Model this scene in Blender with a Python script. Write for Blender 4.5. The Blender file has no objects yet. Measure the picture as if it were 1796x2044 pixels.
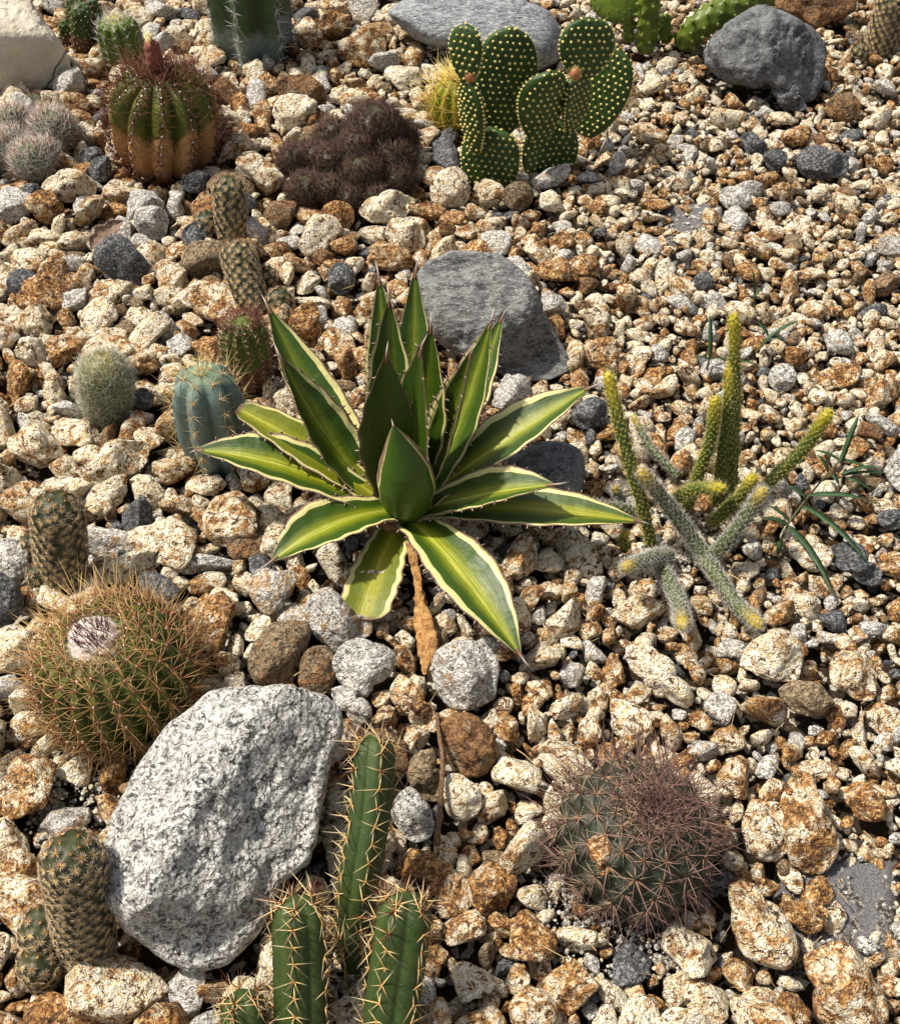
import bpy, bmesh, math, random
import numpy as np

random.seed(7)
rng = np.random.default_rng(7)
PI = math.pi
scene = bpy.context.scene
col = scene.collection

# ------------------------------------------------------------------ camera
CAM_H, PITCH, VFOV = 0.95, math.radians(49.0), math.radians(46.0)
cam_data = bpy.data.cameras.new('camera')
cam = bpy.data.objects.new('camera', cam_data)
col.objects.link(cam)
cam.location = (0, 0, CAM_H)
cam.rotation_euler = (PI / 2 - PITCH, 0, 0)
cam_data.sensor_fit = 'VERTICAL'
cam_data.angle = VFOV
cam_data.clip_start, cam_data.clip_end = 0.02, 400
scene.camera = cam

# ------------------------------------------------------------------ sky, sun, exposure
SUN_EL, SUN_AZ = math.radians(59), math.radians(-72)      # azimuth clockwise from +Y: up and to the left of the view
world = bpy.data.worlds.new('World')
scene.world = world
world.use_nodes = True
wn = world.node_tree
sky = wn.nodes.new('ShaderNodeTexSky')
sky.sky_type = 'NISHITA'
sky.sun_disc = False
sky.sun_elevation = SUN_EL
sky.sun_rotation = SUN_AZ
sky.air_density = 0.7
sky.dust_density = 3.5
sky.ozone_density = 0.4
wn.nodes['Background'].inputs['Strength'].default_value = 0.105
hazy = wn.nodes.new('ShaderNodeHueSaturation')          # thin bright cloud: a paler sky all over
hazy.inputs['Saturation'].default_value = 0.45
wn.links.new(sky.outputs[0], hazy.inputs['Color'])
wn.links.new(hazy.outputs[0], wn.nodes['Background'].inputs['Color'])
sun_data = bpy.data.lights.new('sun', 'SUN')
sun_data.energy = 4.6
sun_data.angle = math.radians(2.5)
sun_data.color = (1.0, 0.92, 0.80)
sun = bpy.data.objects.new('sun', sun_data)
col.objects.link(sun)
sd = np.array([math.sin(SUN_AZ) * math.cos(SUN_EL), math.cos(SUN_AZ) * math.cos(SUN_EL), math.sin(SUN_EL)])
from mathutils import Vector
sun.rotation_euler = Vector(sd).to_track_quat('Z', 'Y').to_euler()
sun.location = Vector(sd) * 8
scene.view_settings.view_transform = 'Standard'
scene.view_settings.look = 'None'
scene.view_settings.gamma = 1.0
scene.view_settings.exposure = 0.25
scene.cycles.max_bounces = 6

# ------------------------------------------------------------------ measuring: a spot in the photograph (1796 x 2044 grid) to a place in the garden
TV = math.tan(VFOV / 2)
CP = np.array([0, 0, CAM_H])
FW = np.array([0, math.cos(PITCH), -math.sin(PITCH)])
UP = np.array([0, math.sin(PITCH), math.cos(PITCH)])
RT = np.array([1.0, 0, 0])

def ray(px, py):
    return FW + (px - 898) / 1022 * TV * RT + (1022 - py) / 1022 * TV * UP
def at_z(px, py, z=0.0):
    d = ray(px, py)
    return CP + d * ((z - CAM_H) / d[2])
def at_y(px, py, y):
    d = ray(px, py)
    return CP + d * (y / d[1])
def ppm(P):
    return 1022 / (TV * float(np.dot(np.asarray(P) - CP, FW)))

# ------------------------------------------------------------------ numpy helpers
def norm(v):
    v = np.asarray(v, float)
    return v / np.maximum(np.linalg.norm(v, axis=-1, keepdims=True), 1e-12)

def _hash(i, j, k, seed):
    h = (i.astype(np.int64) * 374761393 + j.astype(np.int64) * 668265263 + k.astype(np.int64) * 2147483647 + seed * 974711) & 0xffffffff
    h = ((h ^ (h >> 13)) * 1274126177) & 0xffffffff
    h = ((h ^ (h >> 16)) * 2246822519) & 0xffffffff
    return ((h ^ (h >> 15)) & 0xffffff) / float(0xffffff)

def vnoise(P, seed=0):
    F = np.floor(P).astype(np.int64)
    t = P - F
    t = t * t * (3 - 2 * t)
    o = 0
    for a in (0, 1):
        for b in (0, 1):
            for c in (0, 1):
                w = (t[:, 0] if a else 1 - t[:, 0]) * (t[:, 1] if b else 1 - t[:, 1]) * (t[:, 2] if c else 1 - t[:, 2])
                o = o + w * _hash(F[:, 0] + a, F[:, 1] + b, F[:, 2] + c, seed)
    return o * 2 - 1

def fbm(P, octv=4, seed=0, gain=0.5):
    o, a = 0, 1.0
    for i in range(octv):
        o = o + a * vnoise(P * 2 ** i + 17.3 * i, seed + i)
        a *= gain
    return o

_ico = {}
def ico(k):
    if k not in _ico:
        bm = bmesh.new()
        bmesh.ops.create_icosphere(bm, subdivisions=k, radius=1)
        bm.verts.ensure_lookup_table()
        V = np.array([v.co[:] for v in bm.verts])
        F = np.array([[v.index for v in f.verts] for f in bm.faces])
        bm.free()
        _ico[k] = (V, F)
    return _ico[k]

def mesh_data(name, V, F, mat=None, smooth=True, attrs=None, sharp=None):
    V = np.asarray(V, np.float32)
    F = np.asarray(F, np.int32)
    me = bpy.data.meshes.new(name)
    me.vertices.add(len(V))
    me.vertices.foreach_set('co', V.ravel())
    k = F.shape[1]
    me.loops.add(F.size)
    me.loops.foreach_set('vertex_index', F.ravel())
    me.polygons.add(len(F))
    me.polygons.foreach_set('loop_start', np.arange(0, F.size, k, dtype=np.int32))
    me.update(calc_edges=True)
    me.polygons.foreach_set('use_smooth', np.full(len(F), bool(smooth)))
    for an, av in (attrs or {}).items():
        av = np.asarray(av, np.float32)
        if av.ndim == 1:
            me.attributes.new(an, 'FLOAT', 'POINT').data.foreach_set('value', av)
        else:
            me.attributes.new(an, 'FLOAT_VECTOR', 'POINT').data.foreach_set('vector', av.ravel())
    if sharp is not None:
        me.set_sharp_from_angle(angle=sharp)
    if mat is not None:
        me.materials.append(mat)
    return me

def add(name, me, parent=None, **props):
    o = bpy.data.objects.new(name, me)
    col.objects.link(o)
    if parent is not None:
        o.parent = parent
    for k, v in props.items():
        o[k] = v
    return o

def mk(name, V, F, mat, parent=None, smooth=True, attrs=None, sharp=None, **props):
    """one mesh object; when it has a parent the vertices are stored relative to that parent's place"""
    V = np.asarray(V, float)
    if parent is not None:
        off = np.zeros(3)
        q = parent
        while q is not None:
            off += np.array(q.location)
            q = q.parent
        V = V - off
    return add(name, mesh_data(name, V, F, mat, smooth, attrs, sharp), parent, **props)

def thing(name, label, category, loc, group=None):
    o = bpy.data.objects.new(name, None)
    col.objects.link(o)
    o.location = loc
    o.empty_display_size = 0.02
    o['label'], o['category'] = label, category
    if group:
        o['group'] = group
    return o

def grid_faces(nu, nv, wrap=True):
    i = np.arange(nu - 1)[:, None]
    j = np.arange(nv if wrap else nv - 1)[None, :]
    j2 = (j + 1) % nv
    a, b, c, d = i * nv + j, i * nv + j2, (i + 1) * nv + j2, (i + 1) * nv + j
    return np.stack(np.broadcast_arrays(a, b, c, d), -1).reshape(-1, 4)

def join(parts):
    """[(V,F,attrs)] -> one"""
    Vs, Fs, A, n = [], [], {}, 0
    for V, F, at in parts:
        Vs.append(V); Fs.append(F + n); n += len(V)
        for k, v in at.items():
            A.setdefault(k, []).append(v)
    return np.concatenate(Vs), np.concatenate(Fs), {k: np.concatenate(v) for k, v in A.items()}

def spline(pts, n):
    """Catmull-Rom through pts, n samples evenly spaced along it"""
    p = np.asarray(pts, float)
    if len(p) == 2:
        p = np.array([p[0], (p[0] + p[1]) / 2, p[1]])
    q = np.vstack([2 * p[0] - p[1], p, 2 * p[-1] - p[-2]])
    out = []
    for i in range(1, len(q) - 2):
        t = np.linspace(0, 1, 24, endpoint=False)[:, None]
        a, b, c, d = q[i - 1], q[i], q[i + 1], q[i + 2]
        out.append(0.5 * (2 * b + (c - a) * t + (2 * a - 5 * b + 4 * c - d) * t ** 2 + (3 * b - a - 3 * c + d) * t ** 3))
    out = np.vstack(out + [p[-1:]])
    s = np.concatenate([[0], np.cumsum(np.linalg.norm(np.diff(out, axis=0), axis=1))])
    t = np.linspace(0, s[-1], n)
    return np.stack([np.interp(t, s, out[:, k]) for k in range(out.shape[1])], 1), s[-1]

def frames(C):
    T = norm(np.gradient(C, axis=0))
    N = np.zeros_like(C)
    n = np.cross(T[0], [0.3, 1, 0.2]); n /= np.linalg.norm(n)
    for i in range(len(C)):
        n = n - np.dot(n, T[i]) * T[i]
        n /= np.linalg.norm(n)
        N[i] = n
    return T, N, np.cross(T, N)

# ------------------------------------------------------------------ spines: thin tapered needles, all of one plant or stem in one mesh
def needles(P, D, L, r, bend=None, seg=1, sides=3):
    n = len(P)
    D = norm(D)
    L = np.broadcast_to(np.asarray(L, float), (n,))
    r = np.broadcast_to(np.asarray(r, float), (n,))
    ref = np.where(np.abs(D[:, 2:3]) > 0.9, np.array([[1.0, 0, 0]]), np.array([[0, 0, 1.0]]))
    A = norm(np.cross(D, ref))
    B = np.cross(D, A)
    if bend is None:
        bend = np.zeros((n, 3)); seg = 1
    rings, ts = [], []
    for s in range(seg):
        t = s / seg
        c = P + D * (L * t)[:, None] + bend * (L * t * t)[:, None]
        for k in range(sides):
            a = 2 * PI * k / sides
            rings.append(c + (A * math.cos(a) + B * math.sin(a)) * (r * (1 - 0.75 * t))[:, None])
            ts.append(np.full(n, t))
    rings.append(P + D * L[:, None] + bend * L[:, None])
    ts.append(np.ones(n))
    m = seg * sides + 1
    V = np.stack(rings, 1).reshape(-1, 3)
    t = np.stack(ts, 1).ravel()
    f = []
    for s in range(seg - 1):
        for k in range(sides):
            a, b = s * sides + k, s * sides + (k + 1) % sides
            f += [(a, b, b + sides), (a, b + sides, a + sides)]
    for k in range(sides):
        f.append(((seg - 1) * sides + k, (seg - 1) * sides + (k + 1) % sides, m - 1))
    F = (np.array(f)[None] + (np.arange(n) * m)[:, None, None]).reshape(-1, 3)
    rn = np.repeat(rng.random(n), m)
    return V, F, {'t': t, 'rn': rn}

def spray(P, N, T, k, beta, L, jit=0.25, ljit=0.25, full=2 * PI, start=0.0):
    """k needles fanned round each areole; beta is the lean away from the outward normal"""
    n = len(P)
    B = np.cross(N, T)
    ph = start + np.arange(k)[None] * full / k + rng.normal(0, jit, (n, k)) + rng.random((n, 1)) * 0.6
    be = beta + rng.normal(0, jit * 0.6, (n, k))
    D = np.cos(be)[..., None] * N[:, None] + np.sin(be)[..., None] * (np.cos(ph)[..., None] * T[:, None] + np.sin(ph)[..., None] * B[:, None])
    LL = np.broadcast_to(np.asarray(L, float).reshape(-1, 1), (n, k)) * np.clip(1 + rng.normal(0, ljit, (n, k)), 0.45, 1.6)
    return np.repeat(P, k, 0), D.reshape(-1, 3), LL.ravel()
# ------------------------------------------------------------------ materials
class NT:
    def __init__(s, name, rough=0.7, spec=0.3):
        s.m = bpy.data.materials.new(name)
        s.m.use_nodes = True
        s.t = s.m.node_tree
        s.b = s.t.nodes['Principled BSDF']
        s.b.inputs['Roughness'].default_value = rough
        s.b.inputs['Specular IOR Level'].default_value = spec
    def n(s, kind, **kw):
        x = s.t.nodes.new(kind)
        for k, v in kw.items():
            setattr(x, k, v)
        return x
    def put(s, sock, v):
        if isinstance(v, bpy.types.NodeSocket):
            s.t.links.new(v, sock)
        elif isinstance(v, (tuple, list)) and sock.type == 'RGBA':
            sock.default_value = (*v[:3], 1)
        else:
            sock.default_value = v
    def pos(s):
        return s.n('ShaderNodeNewGeometry').outputs['Position']
    def attr(s, name, kind='GEOMETRY', out='Fac'):
        return s.n('ShaderNodeAttribute', attribute_name=name, attribute_type=kind).outputs[out]
    def math(s, op, a, b=0.0, clamp=False):
        x = s.n('ShaderNodeMath', operation=op, use_clamp=clamp)
        s.put(x.inputs[0], a); s.put(x.inputs[1], b)
        return x.outputs[0]
    def vmath(s, op, a, b):
        x = s.n('ShaderNodeVectorMath', operation=op)
        s.put(x.inputs[0], a); s.put(x.inputs[1], b)
        return x.outputs[0]
    def noise(s, vec, scale, detail=3, rough=0.55, dist=0.0, out='Fac'):
        x = s.n('ShaderNodeTexNoise')
        s.put(x.inputs['Vector'], vec)
        x.inputs['Scale'].default_value = scale
        x.inputs['Detail'].default_value = detail
        x.inputs['Roughness'].default_value = rough
        x.inputs['Distortion'].default_value = dist
        return x.outputs[out]
    def voro(s, vec, scale, feature='F1', out='Distance', rnd=1.0):
        x = s.n('ShaderNodeTexVoronoi', feature=feature)
        s.put(x.inputs['Vector'], vec)
        x.inputs['Scale'].default_value = scale
        x.inputs['Randomness'].default_value = rnd
        return x.outputs[out]
    def ss(s, v, lo, hi, a=0.0, b=1.0):
        x = s.n('ShaderNodeMapRange', interpolation_type='SMOOTHSTEP')
        s.put(x.inputs[0], v)
        for i, q in zip((1, 2, 3, 4), (lo, hi, a, b)):
            s.put(x.inputs[i], q)
        return x.outputs[0]
    def mix(s, f, a, b):
        x = s.n('ShaderNodeMix', data_type='RGBA')
        s.put(x.inputs[0], f); s.put(x.inputs[6], a); s.put(x.inputs[7], b)
        return x.outputs[2]
    def ramp(s, f, stops):
        x = s.n('ShaderNodeValToRGB')
        e = x.color_ramp.elements
        while len(e) < len(stops):
            e.new(0.5)
        for q, (p, c) in zip(e, stops):
            q.position, q.color = p, (*c, 1)
        s.put(x.inputs[0], f)
        return x.outputs[0]
    def bump(s, h, dist, strength=1.0, prev=None):
        x = s.n('ShaderNodeBump')
        s.put(x.inputs['Height'], h)
        x.inputs['Distance'].default_value = dist
        x.inputs['Strength'].default_value = strength
        if prev is not None:
            s.t.links.new(prev, x.inputs['Normal'])
        return x.outputs[0]
    def done(s, colour, normal=None, rough=None):
        s.put(s.b.inputs['Base Color'], colour)
        if normal is not None:
            s.t.links.new(normal, s.b.inputs['Normal'])
        if rough is not None:
            s.put(s.b.inputs['Roughness'], rough)
        return s.m

def stone_material(name, per_object):
    """crushed granite; x = kind of rock, y = how rusty, z = offset of the pattern"""
    s = NT(name, 0.78, 0.25)
    if per_object:
        vec = s.n('ShaderNodeObjectInfo').outputs['Color']
    else:
        vec = s.attr('stone', out='Vector')
    sp = s.n('ShaderNodeSeparateXYZ')
    s.put(sp.inputs[0], vec)
    kind, rust, off = sp.outputs
    P = s.vmath('ADD', s.pos(), s.vmath('MULTIPLY', s.n('ShaderNodeCombineXYZ').outputs[0], (0, 0, 0)))
    cx = s.n('ShaderNodeCombineXYZ')
    s.put(cx.inputs[0], s.math('MULTIPLY', off, 13.0)); s.put(cx.inputs[1], s.math('MULTIPLY', off, 7.7)); s.put(cx.inputs[2], s.math('MULTIPLY', rust, 5.1))
    P = s.vmath('ADD', s.pos(), cx.outputs[0])
    n1 = s.noise(P, 58, 4, 0.62, 0.9)
    n2 = s.noise(P, 165, 4, 0.68, 0.6)
    n3 = s.noise(P, 620, 2, 0.6)
    n4 = s.noise(s.vmath('ADD', P, (3.3, 1.7, 9.1)), 120, 3, 0.6, 0.8)
    vc = s.voro(P, 420, out='Color')
    vs = s.n('ShaderNodeSeparateXYZ'); s.put(vs.inputs[0], vc)
    grain = vs.outputs[0]
    crys = s.math('ADD', s.math('MULTIPLY', n3, 0.55), s.math('MULTIPLY', grain, 0.45))
    # pale quartz and feldspar ground
    pale = s.ramp(s.math('ADD', s.math('MULTIPLY', n2, 0.6), s.math('MULTIPLY', n4, 0.4)),
                  [(0.35, (0.32, 0.20, 0.09)), (0.40, (0.66, 0.49, 0.24)), (0.455, (0.84, 0.73, 0.50)), (0.53, (0.94, 0.89, 0.76))])
    pale = s.mix(s.ss(n4, 0.55, 0.63, 0, 0.9), pale, s.mix(s.ss(n2, 0.4, 0.6), (0.30, 0.13, 0.03), (0.62, 0.38, 0.11)))
    rustc = s.ramp(s.math('ADD', s.math('MULTIPLY', n2, 0.7), s.math('MULTIPLY', crys, 0.3)),
                   [(0.34, (0.022, 0.012, 0.008)), (0.43, (0.12, 0.040, 0.012)), (0.50, (0.34, 0.130, 0.022)), (0.56, (0.60, 0.31, 0.07)), (0.64, (0.86, 0.70, 0.44))])
    rm = s.math('ADD', s.math('ADD', n1, s.math('MULTIPLY', s.math('SUBTRACT', rust, 0.5), 0.34)), s.math('MULTIPLY', s.math('SUBTRACT', n2, 0.5), 0.6))
    cream = s.mix(s.ss(rm, 0.45, 0.58, 0, 0.94), pale, rustc)
    specks = s.math('ADD', s.math('MULTIPLY', n3, 0.4), s.math('MULTIPLY', n4, 0.6))
    cream = s.mix(s.ss(specks, 0.555, 0.60, 0, 0.92), cream, (0.035, 0.025, 0.02))
    # white and black granite
    g1 = s.mix(s.ss(crys, 0.35, 0.65), (0.42, 0.40, 0.36), (0.86, 0.83, 0.77))
    g1 = s.mix(s.ss(s.math('ADD', s.math('MULTIPLY', n3, 0.5), s.math('MULTIPLY', n2, 0.5)), 0.545, 0.60), g1, (0.07, 0.07, 0.07))
    g1 = s.mix(s.ss(rm, 0.52, 0.68, 0, 0.75), g1, (0.48, 0.28, 0.10))
    # brown and olive weathered rock
    b1 = s.mix(s.ss(n2, 0.35, 0.62), (0.085, 0.06, 0.04), (0.31, 0.23, 0.14))
    b1 = s.mix(s.ss(crys, 0.56, 0.70, 0, 0.75), b1, (0.50, 0.40, 0.25))
    b1 = s.mix(s.ss(rm, 0.50, 0.62, 0, 0.75), b1, s.mix(s.ss(n2, 0.4, 0.6), (0.12, 0.045, 0.02), (0.36, 0.17, 0.055)))
    # blue-grey slate
    sl = s.mix(s.ss(n2, 0.3, 0.7), (0.05, 0.055, 0.062), (0.15, 0.155, 0.165))
    sl = s.mix(s.ss(crys, 0.52, 0.68, 0, 0.75), sl, (0.36, 0.36, 0.35))
    c = s.mix(s.math('GREATER_THAN', kind, 0.10), sl, b1)
    c = s.mix(s.math('GREATER_THAN', kind, 0.20), c, g1)
    c = s.mix(s.math('GREATER_THAN', kind, 0.34), c, cream)
    dirt = s.ss(s.noise(P, 28, 2), 0.35, 0.65, 0.86, 1.08)
    c = s.mix(1.0, c, c)
    hsv = s.n('ShaderNodeHueSaturation'); s.put(hsv.inputs['Color'], c); s.put(hsv.inputs['Value'], dirt)
    pit = s.ss(s.noise(s.vmath('ADD', P, (7.1, 2.9, 4.4)), 260, 2, 0.5), 0.52, 0.66)
    h = s.math('SUBTRACT', s.math('ADD', n2, s.math('MULTIPLY', n3, 0.3)), s.math('MULTIPLY', pit, 0.35))
    nb = s.bump(h, 0.0062, 1.0)
    return s.done(hsv.outputs[0], nb)

M = {}
M['stone'] = stone_material('crushed_granite', True)
M['gravel'] = stone_material('crushed_granite_bed', False)

def m_soil():
    s = NT('potting_soil', 0.95, 0.1)
    P = s.pos()
    v = s.voro(P, 160, out='Color'); vs = s.n('ShaderNodeSeparateXYZ'); s.put(vs.inputs[0], v)
    c = s.mix(s.noise(P, 90, 4), (0.018, 0.013, 0.009), (0.065, 0.046, 0.03))
    c = s.mix(s.ss(vs.outputs[0], 0.80, 0.84), c, (0.5, 0.46, 0.38))
    return s.done(c, s.bump(s.noise(P, 220, 4), 0.006))
M['soil'] = m_soil()
def m_far():
    s = NT('distant_gravel', 0.9, 0.15)
    P = s.pos()
    v = s.voro(P, 38, out='Color'); vs = s.n('ShaderNodeSeparateXYZ'); s.put(vs.inputs[0], v)
    c = s.ramp(vs.outputs[0], [(0.0, (0.10, 0.09, 0.08)), (0.15, (0.30, 0.15, 0.06)), (0.45, (0.55, 0.42, 0.26)), (0.9, (0.75, 0.68, 0.56))])
    d = s.voro(P, 38)
    c = s.mix(s.ss(d, 0.45, 0.75, 0, 0.85), c, (0.03, 0.02, 0.015))
    return s.done(c, s.bump(d, -0.02))
M['far'] = m_far()

def m_white_granite():
    s = NT('white_granite', 0.75, 0.3)
    P = s.pos()
    v = s.voro(P, 300, out='Color'); vs = s.n('ShaderNodeSeparateXYZ'); s.put(vs.inputs[0], v)
    n2 = s.noise(P, 105, 5, 0.65, 0.9); n3 = s.noise(P, 330, 3, 0.6, 0.4); n1 = s.noise(P, 24, 3)
    c = s.mix(s.ss(s.math('ADD', s.math('MULTIPLY', vs.outputs[0], 0.5), s.math('MULTIPLY', n3, 0.5)), 0.25, 0.7), (0.46, 0.45, 0.42), (0.84, 0.82, 0.77))
    c = s.mix(s.ss(n1, 0.58, 0.75, 0, 0.35), c, (0.66, 0.50, 0.40))
    sp = s.math('ADD', s.math('MULTIPLY', n2, 0.55), s.math('MULTIPLY', n3, 0.45))
    c = s.mix(s.ss(sp, 0.515, 0.575, 0, 0.9), c, (0.07, 0.072, 0.075))
    c = s.mix(s.ss(n2, 0.60, 0.72, 0, 0.5), c, (0.22, 0.22, 0.22))
    nb = s.bump(s.noise(P, 48, 5, 0.62, 0.5), 0.016, 1.0)
    nb = s.bump(s.math('ADD', n3, s.voro(P, 210)), 0.0045, 0.9, nb)
    return s.done(c, nb)
M['white_granite'] = m_white_granite()

def m_slate(name, dark, light, scale=(1, 1, 1), stripe=0.6):
    s = NT(name, 0.72, 0.3)
    P = s.vmath('MULTIPLY', s.pos(), scale)
    n1 = s.noise(P, 45, 4, 0.6, 0.8); n2 = s.noise(P, 170, 4, 0.65, 0.4); n3 = s.noise(P, 520, 2)
    c = s.mix(s.ss(n1, 0.3, 0.7), dark, tuple(0.5 * (a + b) for a, b in zip(dark, light)))
    c = s.mix(s.ss(s.math('ADD', s.math('MULTIPLY', n2, 0.5), s.math('MULTIPLY', n3, 0.5)), 0.475, 0.575, 0, stripe), c, light)
    nb = s.bump(n1, 0.006, 0.7)
    nb = s.bump(n2, 0.0035, 0.8, nb)
    return s.done(c, nb)
M['slate'] = m_slate('grey_slate', (0.042, 0.045, 0.048), (0.34, 0.34, 0.33), (0.6, 1.5, 1.5), 0.75)
M['flat_grey'] = m_slate('flat_grey_rock', (0.085, 0.097, 0.112), (0.44, 0.46, 0.48), (0.5, 1.3, 1.6), 0.85)
M['dark_rock'] = m_slate('dark_grey_rock', (0.035, 0.038, 0.043), (0.28, 0.29, 0.30), (1, 1, 1), 0.6)
def m_cream():
    s = NT('cream_sandstone', 0.85, 0.2)
    P = s.pos()
    n1 = s.noise(P, 9, 4, 0.6); n2 = s.noise(P, 110, 4, 0.6)
    c = s.mix(s.ss(n1, 0.3, 0.7), (0.50, 0.43, 0.33), (0.74, 0.69, 0.58))
    c = s.mix(s.ss(n2, 0.55, 0.75, 0, 0.35), c, (0.40, 0.32, 0.22))
    W = s.vmath('ADD', P, s.vmath('MULTIPLY', s.noise(P, 14, 3, out='Color'), (0.05, 0.05, 0.05)))
    cr = s.voro(W, 7.0, 'DISTANCE_TO_EDGE')
    c = s.mix(s.ss(cr, 0.0, 0.012, 0.8, 0.0), c, (0.10, 0.07, 0.045))
    nb = s.bump(n2, 0.006, 0.8)
    nb = s.bump(s.ss(cr, 0.0, 0.02), 0.004, 1.0, nb)
    return s.done(c, nb)
M['cream'] = m_cream()
def m_fabric():
    s = NT('weed_fabric', 0.9, 0.15)
    P = s.pos()
    n = s.noise(P, 700, 3, 0.7); n1 = s.noise(P, 40, 4, 0.6)
    c = s.mix(s.ss(n, 0.3, 0.7), (0.16, 0.155, 0.165), (0.42, 0.41, 0.42))
    c = s.mix(s.ss(n1, 0.50, 0.60, 0, 0.85), c, s.mix(s.ss(s.noise(P, 320, 2), 0.45, 0.6), (0.05, 0.04, 0.03), (0.62, 0.56, 0.46)))
    return s.done(c, s.bump(s.math('ADD', n, n1), 0.006))
M['fabric'] = m_fabric()

def m_agave():
    s = NT('agave_leaf', 0.42, 0.45)
    sp = s.n('ShaderNodeSeparateXYZ'); s.put(sp.inputs[0], s.attr('leaf', out='Vector'))
    v, t, age = sp.outputs
    sq = s.n('ShaderNodeSeparateXYZ'); s.put(sq.inputs[0], s.attr('pattern', out='Vector'))
    cl, cr, stripe = sq.outputs
    back = s.attr('back')
    cb = s.n('ShaderNodeCombineXYZ'); s.put(cb.inputs[0], s.math('MULTIPLY', v, 26.0)); s.put(cb.inputs[1], s.math('MULTIPLY', t, 1.5)); s.put(cb.inputs[2], s.math('MULTIPLY', age, 31.0))
    fib = s.noise(cb.outputs[0], 1.0, 4, 0.6)
    P = s.pos()
    wob = s.math('MULTIPLY', s.math('SUBTRACT', s.noise(P, 38, 3), 0.5), 0.14)
    vw = s.math('ADD', v, wob)
    g = s.mix(fib, (0.014, 0.042, 0.002), (0.045, 0.095, 0.004))
    yg = s.mix(age, (0.24, 0.29, 0.008), (0.42, 0.38, 0.010))
    g = s.mix(s.math('MULTIPLY', s.math('MULTIPLY', s.ss(s.math('ABSOLUTE', vw), 0.05, 0.52, 1.0, 0.0), stripe), s.ss(fib, 0.2, 0.75, 0.35, 1.0)), g, yg)
    g = s.mix(s.math('MULTIPLY', s.ss(age, 0.5, 1.0), 0.55), g, (0.24, 0.25, 0.012))
    g = s.mix(s.math('MULTIPLY', s.math('MULTIPLY', s.ss(s.math('ABSOLUTE', s.math('ADD', vw, -0.03)), 0.03, 0.13, 1.0, 0.0), stripe), s.ss(fib, 0.40, 0.62, 0.0, 0.8)), g, (0.52, 0.52, 0.10))
    bk = s.mix(fib, (0.020, 0.058, 0.003), (0.050, 0.110, 0.005))
    g = s.mix(back, g, bk)
    e1 = s.ss(s.math('ADD', vw, cr), 0.995, 1.02)
    e2 = s.ss(s.math('SUBTRACT', cl, vw), 0.995, 1.02)
    edge = s.math('MAXIMUM', e1, e2)
    edge = s.math('MULTIPLY', edge, s.ss(t, 0.80, 0.99, 1.0, 0.25))
    creamc = s.mix(fib, (0.52, 0.47, 0.16), (0.76, 0.70, 0.34))
    creamc = s.mix(s.ss(s.noise(P, 60, 3), 0.5, 0.75, 0, 0.35), creamc, (0.42, 0.46, 0.22))
    c = s.mix(edge, g, creamc)
    blot = s.math('MULTIPLY', s.ss(s.noise(P, 120, 3, 0.6, 0.5), 0.66, 0.72), s.ss(age, 0.35, 1.0, 0.15, 0.9))
    c = s.mix(blot, c, (0.14, 0.055, 0.015))
    rim = s.ss(s.math('ADD', s.math('ABSOLUTE', v), s.math('MULTIPLY', s.math('SUBTRACT', s.noise(P, 150, 3), 0.5), 0.10)), 0.905, 0.965)
    c = s.mix(rim, c, s.mix(s.noise(P, 90, 2), (0.10, 0.045, 0.025), (0.30, 0.21, 0.15)))
    c = s.mix(s.ss(t, 0.955, 0.995, 0, 0.9), c, (0.13, 0.05, 0.03))
    nb = s.bump(fib, 0.0009, 0.5)
    nb = s.bump(s.noise(P, 55, 2), 0.004, 0.35, nb)
    return s.done(c, nb, s.ss(fib, 0.2, 0.8, 0.34, 0.52))
M['agave'] = m_agave()

def m_spine(name, base, tip, var=0.35, tipat=0.5):
    s = NT(name, 0.5, 0.35)
    t, rn = s.attr('t'), s.attr('rn')
    c = s.mix(s.ss(t, 0.0, max(tipat, 0.01) * 2), base, tip)
    hsv = s.n('ShaderNodeHueSaturation'); s.put(hsv.inputs['Color'], c)
    s.put(hsv.inputs['Value'], s.ss(rn, 0, 1, 1 - var, 1 + var))
    return s.done(hsv.outputs[0])

def m_skin(name, low, high, crest=None, valley=None, blotch=None, rough=0.5, foot=None, top=None, footh=0.25, spot=None, footk=0.0):
    """cactus skin: colours that belong to the plant: foot (cork), growing tip, rib crest; u = height share, k = rib crest"""
    s = NT(name, rough, 0.4)
    P = s.pos()
    u, k = s.attr('u'), s.attr('k')
    n1, n2 = s.noise(P, 45, 4, 0.6), s.noise(P, 260, 3, 0.6)
    c = s.mix(s.ss(n1, 0.3, 0.7), low, high)
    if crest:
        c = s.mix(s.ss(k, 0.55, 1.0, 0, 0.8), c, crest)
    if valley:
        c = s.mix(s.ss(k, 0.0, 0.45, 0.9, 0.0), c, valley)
    if blotch:
        c = s.mix(s.ss(n2, 0.60, 0.68, 0, 0.7), c, blotch)
    if spot:
        c = s.mix(s.ss(s.noise(P, 330, 1), 0.68, 0.72), c, spot)
    if foot:
        un = s.math('ADD', u, s.math('MULTIPLY', s.math('SUBTRACT', n1, 0.5), 0.25))
        fc = s.mix(s.ss(n2, 0.3, 0.7), foot, tuple(min(1, x * 1.6) for x in foot))
        un = s.math('SUBTRACT', un, s.math('MULTIPLY', s.math('SUBTRACT', k, 0.5), footk))
        c = s.mix(s.ss(un, footh - 0.04, footh + 0.04, 1.0, 0.0), c, fc)
    if top:
        c = s.mix(s.ss(u, 0.72, 1.0, 0, 0.9), c, top)
    nb = s.bump(n2, 0.0012, 0.5)
    return s.done(c, nb)

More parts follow.
